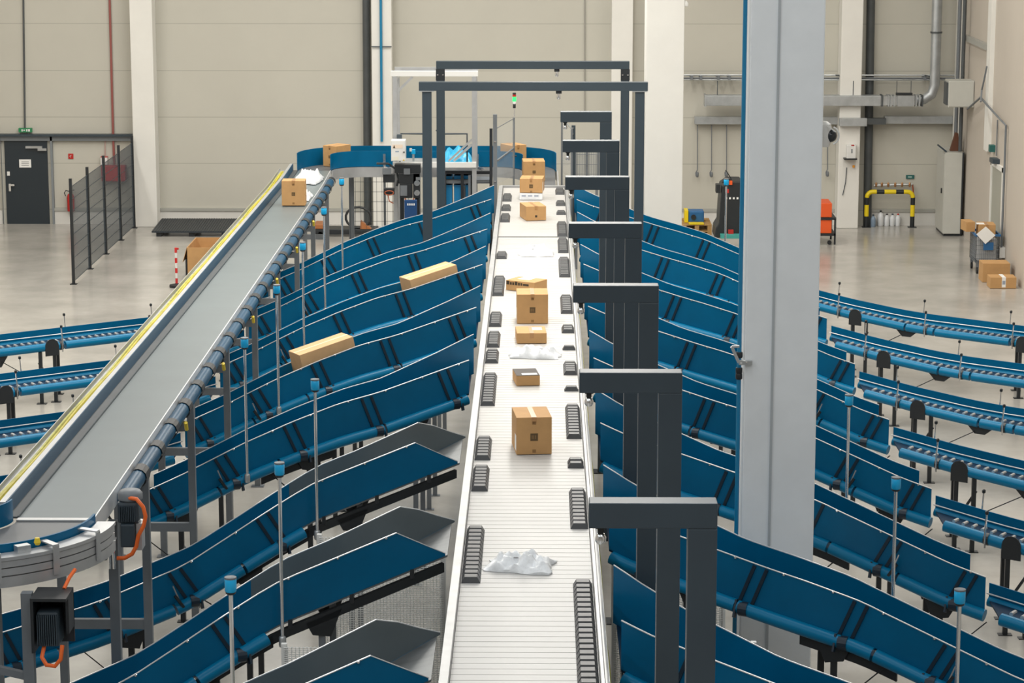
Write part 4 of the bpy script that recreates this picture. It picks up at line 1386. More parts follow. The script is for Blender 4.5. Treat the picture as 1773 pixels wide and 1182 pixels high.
MB().box(*wbox(709, 257, 713, 262, 0, Y=51.88, thick=.06)).build('bracket', M_WHITE, t)
a = wbox(712, 259, 719, 267, 0, Y=51.9, thick=.1)
MB().box(a[0] + .02, a[1] - .02, 51.92, 51.97, zb + .026, a[4]).build('foot', M_STEEL, t)

# totes on the rack below
t = thing('tote_rack', (-1.65, 52.4, 0), 'black steel rack with shelf bars under the white frame', 'rack')
rx0, rx1 = at_y(770, 320, 51.88).x, at_y(850, 320, 51.88).x
zr = at_y(800, 301, 51.88).z
for x in (rx0, rx0 + .18 * 2, rx1 - .42, rx1):
    MB().box(x - .03, x + .03, 51.86, 51.92, 0, zr).build('leg', M_BLACK, t)
MB().box(rx0 - .03, rx1 + .03, 51.85, 51.93, zr, zr + .06).build('top_bar', M_BLACK, t)
for px in (813,):
    p = at_y(px, 305, 51.88)
    MB().bar((p.x, 51.82, zr - .02), (p.x, 51.82, .02), .05).build('center_leg', M_LEG, t)
zq = at_y(800, 318, 51.9).z
MB().box(rx0 - .03, rx1 + .03, 51.94, 51.97, zq, zq + .05).build('shelf_bar', M_LEG, t)
for k, (xa_, xb_, ya_, yb2, lab) in enumerate(((771, 783, 305, 316, 'upper left bright blue plastic tote in the black rack'), (786, 818, 304, 316, 'wide upper right bright blue plastic tote in the black rack'), (771, 783, 320, 346, 'lower left tall blue tote in the black rack'), (786, 803, 320, 346, 'lower middle tall blue tote in the black rack'), (806, 820, 320, 346, 'lower right tall blue tote in the black rack'))):
    r = wbox(xa_, ya_, xb_, yb2, 0, Y=52.08, thick=.4)
    z0 = zq + .072 if ya_ < 310 else 0.02
    tt = thing('storage_tote', ((r[0] + r[1]) / 2, 52.28, z0), lab, 'tote', 'blue totes in the rack')
    MB().box(r[0], r[1], 52.08, 52.48, z0, r[5]).build('body', M_TOTE, tt, bevel=.012)
    MB().box(r[0] - .008, r[1] + .008, 52.072, 52.488, r[5] - .03, r[5]).build('rim', M_TOTE, tt)
MB().box(rx0 - .05, rx1 + .02, 51.98, 52.53, zq + .05, zq + .07).build('shelf', M_LEG, t)

# mesh guards behind
def guard(x0, x1, y, z0, z1, label, px=.11, m_=M_DGREY, nm='wire_guard'):
    t = thing(nm, ((x0 + x1) / 2, y, z0), label, 'wire guard')
    q = MB()
    n = max(2, int((x1 - x0) / px))
    for k in range(n + 1):
        x = x0 + (x1 - x0) * k / n
        q.box(x - .004, x + .004, y - .004, y + .004, z0, z1)
    n = max(2, int((z1 - z0) / .2))
    for k in range(n + 1):
        z = z0 + (z1 - z0) * k / n
        q.box(x0, x1, y - .011, y - .003, z - .004, z + .004)
    q.build('wire_grid', m_, t)
    for x in (x0, (x0 + x1) / 2, x1):
        MB().box(x - .025, x + .025, y + .006, y + .056, 0 if z0 < 1 else z0, z1 + .02).build('post', M_LEG, t)
    return t


guard(-4.1, -2.6, 54.6, .05, 2.2, 'wire mesh guard under the left end of the far loop')
g = guard(at_y(996, 280, 55).x, at_y(1036, 280, 55).x, 55.0, 1.9, 2.75, 'small pale mesh panel behind the second farthest portal', .05, M_LEG)
for ch in g.children:
    pass
MB().box(at_y(996, 280, 55).x, at_y(1036, 280, 55).x, 55.07, 55.09, 1.9, 2.75).build('back_plate', M_CAB, g)
for x in (at_y(996, 280, 55).x + .03, at_y(1036, 280, 55).x - .03):
    MB().box(x - .03, x + .03, 55.06, 55.12, 0, 1.9).build('post', M_LEG, g)
t = thing('pallet_jack', (at_y(610, 380, 58).x, 58.0, 0), 'black and orange floor machine seen under the far left curve', 'floor machine')
p = at_z(600, 403, 0.05)
MB().box(p.x - .75, p.x + .75, p.y - .3, p.y + .3, .05, .18).build('fork_body', M_BLACK, t, bevel=.02)
MB().box(p.x - .75, p.x - .45, p.y - .32, p.y + .3, .19, .3).build('orange_end', mat('rusty_orange', (.36, .13, .04), .5), t, bevel=.02)
MB().prism([(p.x + .35, p.y - .31, .19), (p.x + .62, p.y - .31, .19), (p.x + .36, p.y - .31, .38)], (0, .2, 0)).build('orange_end', mat('rusty_orange', (.36, .13, .04), .5), t)
MB().tube([(p.x + .3 + .3 * math.cos(a_), p.y - .2, .45 + .25 * math.sin(a_)) for a_ in frange(0, 2 * math.pi, 18)], .03, 8).build('black_hose', M_BLACK, t, smooth=True)
for dx in (-.6, .6):
    MB().tube([(p.x + dx, p.y - .3, .06), (p.x + dx, p.y - .2, .06)], .06, 12).build('wheel', M_BLACK, t, smooth=True)

# clear guards at the head of the sorter
t = thing('clear_guard', (-.9, 50.3, 0), 'clear acrylic guard between grey posts left of the head of the sorter', 'guard')
yg0, yg1 = 50.25, 51.9
a, b_ = at_y(858, 198, yg0), at_y(889.5, 205, yg1)
MB().box(a.x - .05, a.x + .03, yg0 - .04, yg0 + .04, 0, a.z).build('post', M_LEG, t)
MB().box(a.x - .12, a.x - .06, yg0 - .03, yg0 + .03, 0, a.z - .28).build('back_post', M_BLACK, t)
MB().box(b_.x - .02, b_.x + .02, yg1 - .02, yg1 + .02, 0, b_.z + .02).build('post', M_LEG, t)
z0 = at_y(860, 320, yg0).z
MB().sheet([(a.x + .03, yg0, z0), (b_.x, yg1, z0)], [(a.x + .03, yg0, a.z - .27), (b_.x, yg1, b_.z + .0)], (.006, 0, 0)).build('acrylic_sheet', M_GLASS, t)
MB().bar((a.x + .03, yg0, a.z - .27), (b_.x, yg1, b_.z), .012).build('top_edge', M_LEG, t)
MB().bar((a.x + .03, yg0, 2.97), (b_.x, yg1, 3.03), .03).build('crossbar', M_LEG, t)
for zz in (a.z - .55, 2.55):
    MB().lathe([(.005, 0), (.022, .006), (.022, .02)], (a.x - .01, yg0 - .05, zz), 8).build('bolt', M_CHROME, t)
t = thing('clear_guard', (.6, 50.4, 0), 'clear acrylic guard between grey posts right of the head of the sorter', 'guard')
a, b_ = at_y(963, 205, 51.8), at_y(969, 270, 50.3)
a.x = .46
MB().box(a.x - .02, a.x + .02, 51.78, 51.82, 0, a.z).build('post', M_LEG, t)
xg = .64
MB().box(xg - .02, xg + .02, 50.2, 50.24, 0, a.z - .05).build('post', M_LEG, t)
MB().sheet([(xg, 50.24, 2.3), (a.x, 51.78, 2.3)], [(xg, 50.24, a.z - .05), (a.x, 51.78, a.z)], (.006, 0, 0)).build('acrylic_sheet', M_GLASS, t)
MB().bar((xg, 50.24, a.z - .05), (a.x, 51.78, a.z), .012).build('top_edge', M_LEG, t)
t = thing('control_post', (at_y(993, 240, 51).x, 51.0, 0), 'dark slim post with switch behind the farthest portal arm', 'post')
a = at_y(993, 217, 51)
MB().box(a.x - .04, a.x + .04, 50.96, 51.04, 0, a.z).build('post', M_DGREY, t)
for zz in (.02, .14):
    MB().lathe([(.005, 0), (.02, .005), (.02, .02)], (a.x - .02, 50.94, a.z - zz - .04), 8).build('button', M_CHROME, t)
t = thing('signal_tower', at_y(890.5, 235, 52.0), 'slim signal tower with lit green lamp under the nearer gantry beam', 'signal light')
p = at_y(890.5, 160, 52.05)
zt_ = p.z
u = lambda py: at_y(890.5, py, 52.05).z
MB().tube([(p.x, 52.05, 2.87), (p.x, 52.05, u(187))], .013, 8).build('pole', M_CHROME, t)
for nm, m_, y0, y1, r in (('black_cap', M_BLACK, 160.5, 163.5, .036), ('red_lamp', M_RED, 163.5, 167.5, .036), ('green_lamp', M_GLOW, 167.5, 175.5, .038), ('clear_lamp', M_WHITE, 175.5, 180, .034), ('black_base', M_BLACK, 180, 187, .03)):
    MB().lathe([(r * .9, u(y1)), (r, u(y1) + .004), (r, u(y0) - .004), (r * .9, u(y0))], (p.x, 52.05, 0), 14).build(nm, m_, t, smooth=True)
MB().box(p.x - .05, p.x + .05, 52.0, 52.1, 2.84, 2.86).build('foot', M_BLACK, t)

# ------------------------------------------------------------------ right-hand back corner
t = thing('air_duct', at_y(1420, 173, YB - .5), 'long galvanised air duct, upper of the two horizontal runs on the back wall', 'duct')
r = wbox(1221, 165.5, 1525, 183.5, .75, thick=.35)
MB().box(*r).build('duct_run', M_DUCT, t, bevel=.01)
MB().box(r[0] - .012, r[0] + .03, r[2] - .02, r[3] + .02, r[4] - .02, r[5] + .02).build('end_flange', M_DUCT, t)
x0 = at_y(1525, 174, YB - .75).x
xe = at_y(1610, 174, YB - .75).x
zc = (r[4] + r[5]) / 2
h_ = (r[5] - r[4]) / 2
q = MB()
for k, x in enumerate(frange(x0 + .03, xe - .25, 12)):
    pass
MB().box(x0, xe - .35, r[2] + .03, r[3] - .03, r[4] + .012, r[5] - .012).build('duct_run', M_STEEL, t)
for x in (x0 + .04, x0 + .19, x0 + .25, x0 + .33, x0 + .85, x0 + .93, x0 + 1.0):
    MB().box(x - .02, x + .02, r[2] + .0, r[3], r[4] - .012, r[5] + .012).build('joint_collar', M_DUCT if (x * 100) % 2 > 1 else M_DPIPE, t)
q = MB().box(x0 + .4, x0 + .8, r[2] - .03, r[3], r[4] - .005, r[5] + .005)
q.build('damper_box', M_DUCT, t)
ym = (r[2] + r[3]) / 2
pts = [(xe - .36, ym, zc), (xe - .12, ym, zc + .02), (xe + .06, ym, zc + .14), (xe + .13, ym, zc + .36), (xe + .13, ym, 12.5)]
MB().tube(pts, h_ * .98, 14).build('riser', M_DUCT, t, smooth=True)
MB().tube([(xe + .13, ym, at_y(1620, 56, ym).z - .02), (xe + .13, ym, at_y(1620, 56, ym).z + .02)], h_ + .02, 14).build('riser_collar', M_DPIPE, t)
for px in (1242, 1477):
    a = at_y(px, 165, YB - .6)
    MB().tube([a, (a.x, YB - .6, at_y(px, 140, YB - .6).z)], .01, 6).build('hanger_rod', M_DGREY, t)
a, b_ = wbox(1552, 161, 1580, 164.5, .78, thick=.12), None
MB().box(*a).build('actuator', M_BLACK, t)
for px in (1552.5, 1577):
    a = at_y(px, 163, YB - .6)
    MB().tube([a, (a.x, YB - .6, at_y(px, 140, YB - .6).z)], .008, 6).build('hanger_rod', M_DGREY, t)

t = thing('cable_trunking', at_y(1400, 209, YB - .2), 'long galvanised cable trunking, lower horizontal run with hanging cords', 'cable trunking')
for (xa_, xb_, ya_, yb2, d) in ((1203, 1452, 202.5, 215.5, .25), (1454, 1501, 205, 218.5, .80), (1532, 1655, 201.5, 214.5, .25)):
    MB().box(*wbox(xa_, ya_, xb_, yb2, d, thick=.18)).build('trunk_section', M_DUCT, t, bevel=.004)
a = wbox(1502, 205, 1534, 217, .46, thick=.2)
MB().box(a[0], a[1], a[2], a[3], a[4] + .02, a[5]).build('trunk_section', M_DPIPE, t)
k = 0
for px, y1, lab in ((1207.5, 303, 'leftmost hanging cord'), (1232, 303, 'second hanging cord'), (1258, 303, 'third hanging cord'), (1433, 302, 'hanging cord')):
    tt = thing('hanging_cord', at_y(px, 216, YB - .15), {0: 'leftmost grey hanging plug cord below the lower trunking, next to the white column', 1: 'second grey hanging plug cord from the left below the lower trunking', 2: 'third grey hanging plug cord from the left, above the black scrubber machine', 3: 'lone grey hanging plug cord seen between near column and pilaster'}[k], 'cord', 'hanging plug cords')
    a, b_ = at_y(px, 216, YB - .15), at_y(px, y1 - 9, YB - .15)
    MB().tube([a, b_], .014, 6).build('cord', M_LEG, tt)
    MB().tube([b_, b_ + Vector((-.04, 0, -.07)), b_ + Vector((-.03, 0, -.16))], .014, 6).build('loop_wire', M_LEG, tt)
    MB().lathe([(.02, -.05), (.035, -.03), (.035, .05), (.02, .08)], b_ + Vector((.0, 0, -.13)), 10).build('plug', M_LEG, tt, smooth=True)
    k += 1

t = thing('pipe_rack', at_y(1450, 132, YB - .4), 'thin grey pipe rack running along the back wall above the air duct', 'pipes')
for (py, d, r_) in ((130, .30, .022), (135, .36, .02), (137.5, .33, .025)):
    a, b_ = at_y(1180, py, YB - d), at_y(1655, py, YB - d)
    MB().tube([(a.x, YB - d, a.z), (b_.x, YB - d, a.z)], r_, 8).build('pipe', M_STEEL if py != 135 else M_LEG, t, smooth=True)
for px in (1197, 1213, 1243, 1262, 1470, 1480, 1600):
    a = at_y(px, 133, YB - .2)
    MB().box(a.x - .03, a.x + .03, YB - .40, YB - .005, a.z - .05, a.z + .05).build('pipe_bracket', M_LEG, t)
for px, ang_ in ((1458, .3), (1478, -.3), (1612, -.2)):
    a = at_y(px, 132, YB - .40)
    MB().bar(a + Vector((-.16, 0, .02)), a + Vector((.16, 0, -.02 + .1 * ang_)), .035).build('valve', M_DPIPE, t)

t = thing('junction_cabinet', (XR - .3, 55.5, 3.6), 'grey electrical box mounted high on the right wall by the corner', 'electrical box')
yj = 59.25
a, b_ = at_y(1643, 140, yj), at_y(1678, 186, yj)
MB().box(a.x, XR - .005, yj, yj + .55, b_.z, a.z).build('body', M_CAB, t, bevel=.01)
MB().box(a.x + .02, XR - .03, yj - .02, yj - .001, b_.z + .02, a.z - .02).build('door_panel', M_CAB, t, bevel=.004)
MB().box(a.x - .035, a.x - .001, yj + .05, yj + .5, b_.z + .05, a.z - .05).build('side_vent', M_DPIPE, t)

t = thing('metal_locker', (9.7, 58.5, 0), 'tall grey metal cabinet standing against the right wall in the corner', 'cabinet')
yl = 60.05
a, b_ = at_y(1637, 264, yl), at_y(1666, 404, yl)
MB().box(a.x + .0, XR - .06, yl, yl + 1.2, .06, a.z).build('body', M_CAB, t, bevel=.01)
MB().box(a.x - .012, a.x - .001, yl + .03, yl + 1.17, .1, a.z - .04).build('door_panel', M_CAB, t)
MB().box(a.x - .04, a.x - .012, yl + .25, yl + .29, 1.0, 1.12).build('handle', M_BLACK, t)
MB().box(XR - .10, XR - .06, yl - .015, yl, .06, a.z).build('dark_edge', M_BLACK, t)
MB().box(a.x + .02, XR - .08, yl + .02, yl + 1.18, 0, .06).build('plinth', M_BLACK, t)
MB().prism([(a.x + .02, yl - .0, a.z + .0), (a.x - .16, yl + .0, a.z + .14), (a.x - .16, yl + .3, a.z + .14), (a.x + .02, yl + .3, a.z)], (.02, 0, .03)).build('tilted_lid', M_DGREY, t)
o = MB().prism([(a.x + .16, yl + .3, a.z + .002), (a.x + .38, yl + .3, a.z + .002), (a.x + .34, yl + .3, a.z + .42), (a.x + .28, yl + .3, a.z + .44)], (0, .15, 0)).build('brown_wedge', mat('brown_board', (.13, .05, .025), .6))
tag(o, 'dark brown tapered board standing on top of the tall grey cabinet', 'board')

t = thing('guard_rail', at_z(1541, 391, 0), 'yellow and black striped tubular guard rail in front of the back wall', 'guard rail')
yg = at_z(1541, 392, 0).y - .12
x0, x1 = at_y(1500, 380, yg).x, at_y(1579.5, 380, yg).x
zt = at_y(1540, 332, yg).z
r_ = .055
rc = .14
path = [(x0, .012)] + [(x0, z) for z in (.18, .48, .80 * (zt - rc))] + [(x0, zt - rc)] + [(x0 + rc - rc * math.cos(a_), zt - rc + rc * math.sin(a_)) for a_ in frange(.2, math.pi / 2, 7)]
cols = [(M_BLACK, 'black_band', [(x0, .012), (x0, .27)]), (M_YEL, 'yellow_band', [(x0, .27), (x0, .55)]), (M_BLACK, 'black_band', [(x0, .55), (x0, zt - rc)]),
        (M_YEL, 'yellow_band', [(x0 + rc - rc * math.cos(a_), zt - rc + rc * math.sin(a_)) for a_ in frange(0, math.pi / 2, 8)] + [(x0 + rc + .09, zt)]),
        (M_BLACK, 'black_band', [(x0 + rc + .09, zt), (x0 + .5 * (x1 - x0) - .14, zt)]), (M_YEL, 'yellow_band', [(x0 + .5 * (x1 - x0) - .14, zt), (x0 + .5 * (x1 - x0) + .14, zt)]),
        (M_BLACK, 'black_band', [(x0 + .5 * (x1 - x0) + .14, zt), (x1 - rc - .09, zt)]),
        (M_YEL, 'yellow_band', [(x1 - rc - .09, zt)] + [(x1 - rc + rc * math.sin(a_), zt - rc + rc * math.cos(a_)) for a_ in frange(0, math.pi / 2, 8)]),
        (M_BLACK, 'black_band', [(x1, zt - rc), (x1, .55)]), (M_YEL, 'yellow_band', [(x1, .55), (x1, .27)]), (M_BLACK, 'black_band', [(x1, .27), (x1, .012)])]
for m_, nm, pp in cols:
    MB().tube([(x, yg, z) for x, z in pp], r_, 14).build(nm, mat('guard_yellow', (.80, .60, .01), .4) if m_ is M_YEL else M_BLACK, t, smooth=True)
for x in (x0, x1):
    MB().box(x - .1, x + .1, yg - .1, yg + .1, 0, .012).build('foot_plate', M_BLACK, t)
t = thing('pipe_manifold', at_y(1541, 322, YB - .1), 'small brass and copper pipe manifold on the wall above the yellow rail', 'pipes')
q = at_y(1513, 321, YB - .12)
q2 = at_y(1580, 319, YB - .12)
MB().tube([q, q2], .03, 8).build('manifold_pipe', M_STEEL, t, smooth=True)
for px in (1517, 1527, 1538, 1550, 1562, 1575):
    a = at_y(px, 320, YB - .14)
    MB().lathe([(.02, -.05), (.03, -.03), (.03, .03), (.018, .06)], a, 8).build('valve', mat('brass', (.42, .22, .1), .35, metal=.6), t, smooth=True)
MB().tube([q2, q2 + Vector((.03, 0, -.22)), q2 + Vector((-.05, 0, -.3))], .018, 8).build('drop_pipe', mat('rust_red', (.3, .07, .03), .5), t, smooth=True)
for k, (px, lab) in enumerate(((1508, 'dark blue-tinted canister at the left end under the yellow rail'), (1522, 'largest white canister under the yellow rail'), (1533, 'third canister from the left under the yellow rail'), (1542.5, 'fourth canister from the left under the yellow rail'), (1552, 'rightmost white canister under the yellow rail'))):
    a = at_z(px, 388.5, 0)
    s_ = 1.25 if k == 1 else 1.0
    a.y = YB - (.16 if k else .31)
    tt = thing('canister', (a.x, a.y, 0), lab, 'canister', 'canisters under the guard rail')
    MB().lathe([(.055 * s_, 0), (.065 * s_, .02), (.066 * s_, .18 * s_), (.05 * s_, .235 * s_), (.022, .26 * s_), (.022, .275 * s_)], a * 1.0 - Vector((0, 0, a.z)), 14).build('body', M_PLASTIC if k else mat('blue_canister', (.2, .27, .36), .35), tt, smooth=True)
    MB().lathe([(.026, .275 * s_), (.026, .305 * s_)], (a.x, a.y, 0), 10).build('cap', M_BLACK if k in (1, 2) else M_RED if k == 4 else M_DGREY, tt)
    MB().tube([(a.x + .02, a.y, .255 * s_), (a.x + .055, a.y, .24 * s_), (a.x + .062, a.y, .17 * s_)], .009, 6).build('handle', M_PLASTIC, tt, smooth=True)
t = thing('green_exit_plate', at_y(1576, 306, YB), 'small dark green sign on the back wall above the yellow rail', 'sign')
MB().box(*wbox(1569, 303, 1583, 309.5, .03)).build('plate', mat('teal_sign', (.02, .12, .11), .5), t)
MB().box(*wbox(1572, 305, 1579, 307.5, .034, thick=.003)).build('pale_mark', mat('pale_green', (.3, .45, .42), .5), t)
t = thing('wall_dispenser', at_y(1475, 264, YB - .6), 'white dispenser with small shelf on the right-hand pilaster', 'dispenser')
MB().box(*wbox(1466.5, 251, 1482, 276, .78, thick=.178)).build('body', M_WHITE, t, bevel=.02)
MB().box(*wbox(1462, 274.5, 1484, 277, .85, thick=.245)).build('shelf', M_BLACK, t)
MB().box(*wbox(1474, 258, 1476, 265, .785, thick=.005)).build('grey_mark', M_LEG, t)
MB().box(*wbox(1474, 250.5, 1479, 252.5, .785, thick=.005)).build('red_button', M_RED, t)
MB().tube([at_y(1478, 286, YB - .64), at_y(1478, 290, YB - .64)], .03, 8).build('orange_knob', mat('amber_cap', (.75, .3, .02), .4), t)
MB().tube([at_y(1466, 290, YB - .62), at_y(1464, 315, YB - .62), at_y(1459, 338, YB - .62)], .01, 6).build('thin_cord', M_DGREY, t)

t = thing('orange_cart', at_z(1430, 412, 0), 'orange bin cart on a dark frame at the right edge of the near column', 'cart')
yo = 58.6
a, b_ = at_y(1400, 352, yo), at_y(1439.5, 406, yo)
MB().box(a.x, b_.x, yo, yo + .8, b_.z + .5 * (a.z - b_.z) + .04, a.z).build('upper_bin', M_ORANGE, t, bevel=.01)
MB().box(a.x, b_.x, yo, yo + .8, b_.z + .03, b_.z + .5 * (a.z - b_.z) - .02).build('lower_bin', M_ORANGE, t, bevel=.01)
MB().box(a.x - .02, b_.x + .1, yo - .02, yo + .82, b_.z + .5 * (a.z - b_.z) - .02, b_.z + .5 * (a.z - b_.z) + .035).build('shelf', M_BLACK, t)
MB().box(a.x - .02, b_.x + .1, yo - .02, yo + .82, b_.z - .03, b_.z + .028).build('base', M_BLACK, t)
for x in (a.x, b_.x + .08):
    for y in (yo, yo + .8):
        MB().box(x - .02, x + .02, y - .02, y + .02, .02, b_.z + .5 * (a.z - b_.z)).build('leg', M_BLACK, t)
for x in (a.x + .1, b_.x - .03):
    MB().tube([(x, yo + .1, .05), (x, yo + .14, .05)], .05, 12).build('wheel', M_BLACK, t, smooth=True)

t = thing('floor_scrubber', at_z(1262, 412, 0), 'black floor scrubber machine partly hidden left of the near column', 'cleaning machine')
ysr = 57.0
X_ = lambda px, py: at_y(px, py, ysr)
prof = [(1237, 412), (1239, 395), (1245, 385), (1247, 352), (1250, 322), (1262, 314), (1285, 314), (1290, 322), (1292, 412)]
MB().prism([X_(*q) for q in prof], (0, .9, 0)).build('body', M_BLACK, t, bevel=.03)
MB().box(*wbox(1240, 320, 1247, 334, 0, Y=ysr, thick=.3)).build('shoulder', M_BLACK, t)
MB().tube([X_(1252, 318) + Vector((0, .1, 0)), X_(1253, 312) + Vector((0, .1, 0)), X_(1267, 312) + Vector((0, .1, 0)), X_(1267, 317) + Vector((0, .1, 0))], .025, 8).build('handle', M_BLACK, t, smooth=True)
MB().box(*wbox(1259, 327, 1262, 334, 0, Y=ysr - .01, thick=.01)).build('red_lever', M_RED, t)
MB().box(*wbox(1263, 313, 1268, 320, 0, Y=ysr - .05, thick=.05)).build('orange_part', M_ORANGE, t)
for k in range(4):
    x = 1256 + k * 6.5
    MB().box(*wbox(x, 341.5, x + 3, 345, 0, Y=ysr - .006, thick=.006)).build('white_letter', M_PAPER, t)
MB().box(*wbox(1254.5, 373, 1257.5, 404, 0, Y=ysr - .03, thick=.03)).build('grey_strip', M_LEG, t)
MB().box(*wbox(1248, 407, 1292, 413, 0, Y=ysr - .25, thick=.25)).build('squeegee', mat('teal_rubber', (.05, .3, .27), .5), t)
MB().box(*wbox(1261, 398, 1270, 405, 0, Y=ysr - .06, thick=.06)).build('red_knob', M_RED, t)
for px in (1246, 1283):
    p = at_y(px, 412, ysr + .3)
    MB().tube([(p.x, ysr - .02, .1), (p.x, ysr + .06, .1)], .1, 14).build('wheel', M_BLACK, t, smooth=True)
MB().tube([X_(1268, 313) + Vector((0, .3, 0)), X_(1262, 303) + Vector((0, .3, 0)), X_(1258, 297) + Vector((0, .3, 0))], .012, 6).build('power_cable', M_BLACK, t)

t = thing('wooden_pallet', (at_y(1205, 392, 59.5).x, 59.6, 0), 'wooden pallets stack left of the black scrubber machine', 'pallet')
xa_, xb_ = at_y(1180, 390, 59.3).x, at_y(1231, 390, 59.3).x
for lvl in range(3):
    for k in range(5):
        MB().box(xa_, xb_, 59.0 + k * .24, 59.0 + k * .24 + .14, lvl * .15 + .10, lvl * .15 + .125).build('board', M_WOOD, t)
    for x in (xa_, (xa_ + xb_) / 2 - .05, xb_ - .1):
        MB().box(x, x + .1, 59.0, 60.1, lvl * .15 + (.0 if lvl == 0 else -.024), lvl * .15 + .099).build('block', M_WOOD, t)
t = thing('tool_case', ((xa_ + xb_) / 2, 59.5, .425), 'blue and yellow tool case lying on the wooden pallets', 'tool case')
r = wbox(1192, 365, 1219, 383, 0, Y=59.3, thick=.4)
MB().box(r[0], r[1], 59.3, 59.7, .428, .70).build('body', mat('mid_blue', (.02, .12, .30), .45), t, bevel=.03)
MB().box(r[0] - .09, r[0] - .002, 59.28, 59.7, .428, .72).build('yellow_panel', mat('guard_yellow', (.80, .60, .01), .4), t, bevel=.01)
MB().tube([(r[0] + .12, 59.27, .56), (r[0] + .12, 59.30, .56)], .06, 12).build('black_dial', M_BLACK, t, smooth=True)
MB().box(r[0] + .0, r[0] + .35, 58.98, 59.26, .428, .45).build('yellow_tray', mat('guard_yellow', (.80, .60, .01), .4), t)

# right wall: door, recess ledge, conduit
d2 = struct(MB().box(XR - .03, XR, 55.1, 56.4, 0, 2.15).build('door_2', mat('grey_green_door', (.36, .36, .31), .5)))
struct(MB().box(XR - .06, XR - .0, 55.0, 55.1, 0, 2.25).box(XR - .06, XR, 56.4, 56.5, 0, 2.25).box(XR - .06, XR, 55.0, 56.5, 2.15, 2.25).build('trim_8', M_PILLAR))
struct(MB().box(XR - .10, XR, 57.3, 60.6, 4.62, 4.75).build('trim_9', mat('ledge_grey', (0.36, 0.36, 0.33), 0.5)))
for y in (57.05, 61.4):
    struct(MB().box(XR - .10, XR, y - .2, y + .2, 2.4 if y < 60 else 0, 12.6).build('trim_10' if y < 60 else 'trim_11', M_PILLAR))
o = MB().tube([(XR - .16, 59.2, at_y(1668, 184, 59.3).z - .05), (XR - .16, 57.5, 3.55), (XR - .16, 56.5, 3.45), (XR - .06, 54.8, 3.2), (XR - .06, 54.8, .55)], .024, 8).build('wall_conduit', M_LEG, smooth=False)
tag(o, 'dark grey conduit running along and down the right wall to a socket', 'conduit')
MB().box(XR - .12, XR - .001, 54.68, 54.92, .33, .55).build('socket_box', M_WHITE, o, local=False)
o = MB().tube([(XR - .15, 56.9, 4.3), (XR - .18, 57.0, 4.0), (XR - .19, 57.2, 3.75), (XR - .24, 57.0, 3.5)], .02, 8).build('loose_cable', M_LEG, smooth=True)
tag(o, 'loose dark cable sagging on the right wall above the conduit', 'cable')
t = thing('door_sensor', (XR - .06, 52.6, 2.3), 'small dark door device on the right wall beside the grey-green door', 'door device')
MB().box(XR - .12, XR - .001, 56.3, 56.5, 2.45, 2.6).build('green_plate', mat('teal_sign', (.02, .12, .11), .5), t)
MB().box(XR - .16, XR - .001, 55.7, 56.1, 2.26, 2.36).build('closer_arm', M_DGREY, t)
o = MB().tube([(XR - .03, 56.0, 2.4), (XR - .03, 56.0, 3.2)], .015, 6).build('cable_conduit', M_LEG)
tag(o, 'thin short vertical conduit above the door on the right wall', 'conduit')
for k, y in enumerate((60.75, 60.05)):
    zz = at_y(1658, 262, y).z
    o = MB().tube([(XR - .16, y, zz if k else 2.2), (XR - .16, y, 12.5)], .045, 10).build('corner_pipe', M_DPIPE if k else M_LEG, smooth=True)
    tag(o, ('left' if k == 0 else 'right') + ' of the two grey pipes rising in the right back corner', 'pipe', 'corner pipes')

# cage trolley and cartons by the right wall
ct = at_z(1711, 474, 0)
t = thing('cage_trolley', (ct.x, ct.y, 0), 'grey mesh cage trolley with blue rim by the right wall', 'trolley')
sc = (CAMH / (ct.y + 1.7)) * 4563 / CAMH * .98
yt = ct.y
x0, x1 = at_y(1690, 440, yt).x, at_y(1737, 440, yt).x - .10
zt = at_y(1700, 409, yt).z
zb = at_y(1700, 455, yt).z
q = MB()
for a_, b2, y0_, y1_ in ((x0, x1, yt, yt), (x0, x1, yt + .8, yt + .8)):
    for k in range(13):
        x = x0 + (x1 - x0) * k / 12
        q.box(x - .004, x + .004, y0_ - .004, y0_ + .004, zb, zt)
for x in (x0, x1):
    for k in range(13):
        y = yt + .8 * k / 12
        q.box(x - .004, x + .004, y - .004, y + .004, zb, zt)
for k in range(7):
    z = zb + (zt - zb) * k / 6
    q.box(x0, x1, yt - .009, yt - .003, z - .004, z + .004)
    q.box(x0, x1, yt + .795, yt + .803, z - .004, z + .004)
    q.box(x0 - .006, x0 + .0, yt, yt + .8, z - .004, z + .004)
    q.box(x1, x1 + .006, yt, yt + .8, z - .004, z + .004)
q.build('wire_cage', M_LEG, t)
q = MB()
for z in (zt,):
    q.box(x0 - .03, x1 + .03, yt - .03, yt + .0, z, z + .045)
    q.box(x0 - .03, x1 + .03, yt + .80, yt + .83, z, z + .045)
    q.box(x0 - .03, x0, yt, yt + .8, z, z + .045)
    q.box(x1, x1 + .03, yt, yt + .8, z, z + .045)
q.build('blue_rim', mat('mid_blue', (.02, .12, .30), .45), t)
MB().box(x0 + .02, x1 - .02, yt + .02, yt + .78, zb, zb + .02).build('floor_panel', M_LEG, t)
MB().box(x0 + .15, x1 - .12, yt - .02, yt - .01, zt - .30, zt - .13).build('blue_plate', mat('mid_blue', (.02, .12, .30), .45), t)
for x in (x0 + .04, x1 - .04):
    for y in (yt + .04, yt + .76):
        q = MB().tube([(x - .02, y, .07), (x + .02, y, .07)], .07, 14)
        q.build('castor', M_BLACK, t, smooth=True)
        MB().box(x - .03, x + .03, y - .03, y + .03, .14, zb).build('castor_fork', M_LEG, t)
MB().box(x0 + .04, x1 - .04, yt + .05, yt + .75, zb + .025, zt - .05).build('grey_liner', mat('grey_sack', (.45, .46, .47), .7, var=.1), t, bevel=.03)
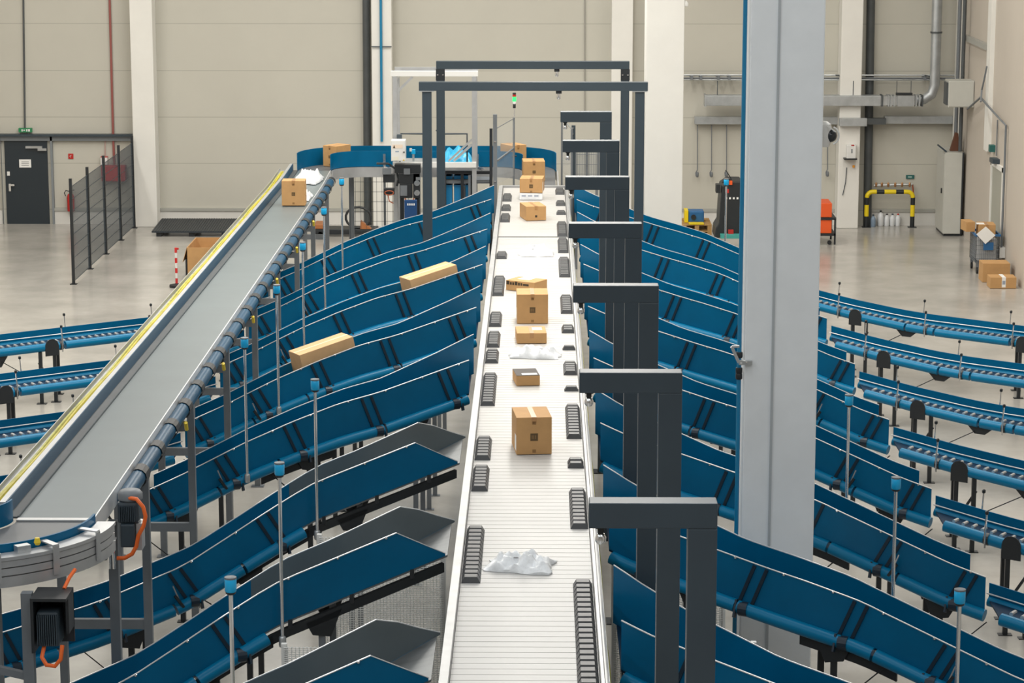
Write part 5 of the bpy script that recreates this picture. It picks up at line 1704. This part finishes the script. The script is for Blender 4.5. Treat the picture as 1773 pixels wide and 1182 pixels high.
carton(Vector(((x0 + x1) / 2, yt + .12, zt - .045)), .36, .48, .28, math.radians(-3), 'cardboard box on top of the cage trolley by the right wall', top_label=(-.22, -.05, .05, .3), group='cartons by the right wall')
carton(Vector((x0 - .09, yt + .28, zt + .052)), .20, .45, .22, math.radians(6), 'narrow cardboard box leaning over the left rim of the trolley', tape=False, group='cartons by the right wall')
t = thing('white_envelope', ((x0 + x1) / 2 - .06, yt - .05, zt), 'white padded envelope hanging diagonally over the trolley rim', 'envelope')
xm, d_ = (x0 + x1) / 2 - .06, .20
MB().prism([(xm, yt - .045, zt - .16), (xm + .21, yt - .04, zt + .03), (xm, yt - .035, zt + .22), (xm - .20, yt - .04, zt + .05)], (0, -.015, 0)).build('envelope', M_PAPER, t)
a, b_ = at_z(1701, 489, 0), at_z(1748, 489, 0)
carton(Vector(((a.x + b_.x) / 2, a.y, .0)), b_.x - a.x, .5, .41, 0, 'larger cardboard box on the floor before the cage trolley', tape=False, group='cartons by the right wall')
a, b_ = at_z(1714, 499.5, 0), at_z(1759, 499.5, 0)
t = carton(Vector(((a.x + b_.x) / 2, a.y - .02, .0)), b_.x - a.x, .42, .24, 0, 'smaller cardboard box with white tape, frontmost by the right wall', tape=False, group='cartons by the right wall')
wd = (b_.x - a.x)
MB().box(-.03, .05, -.003, .42, .03, .243).build('white_tape', M_PAPER, t, local=True)
MB().box(-.02, .04, -.0045, -.003, .09, .17).build('blue_print', mat('blue_grey_print', (.3, .34, .42), .6), t, local=True)

# white expanded-mesh guards low between the nearest chutes
for (xa_, xb_, y, lab) in ((.80, 1.95, 22.1, 'white mesh guard on the right between the two nearest chutes'), (.80, 1.95, 25.85, 'white mesh guard on the right between the second and third nearest chutes'),
                           (-2.3, -1.0, 22.0, 'white mesh guard on the left between the two nearest chutes'), (-2.3, -1.0, 25.75, 'white mesh guard on the left below the third nearest chute')):
    t = thing('mesh_guard', ((xa_ + xb_) / 2, y, 0), lab, 'wire guard', 'white mesh guards between the chutes')
    q = MB()
    n = int((xb_ - xa_) / .035)
    for k in range(n + 1):
        x = xa_ + (xb_ - xa_) * k / n
        q.box(x - .004, x + .004, y - .004, y + .004, .3, 1.95)
    for k in range(83):
        z = .3 + k * .02
        q.box(xa_, xb_, y - .011, y - .004, z - .003, z + .003)
    q.build('wire_mesh', M_WHITE, t)
    for x in (xa_, xb_):
        MB().box(x - .025, x + .025, y + .005, y + .055, 0, 1.97).build('post', M_WHITE, t)
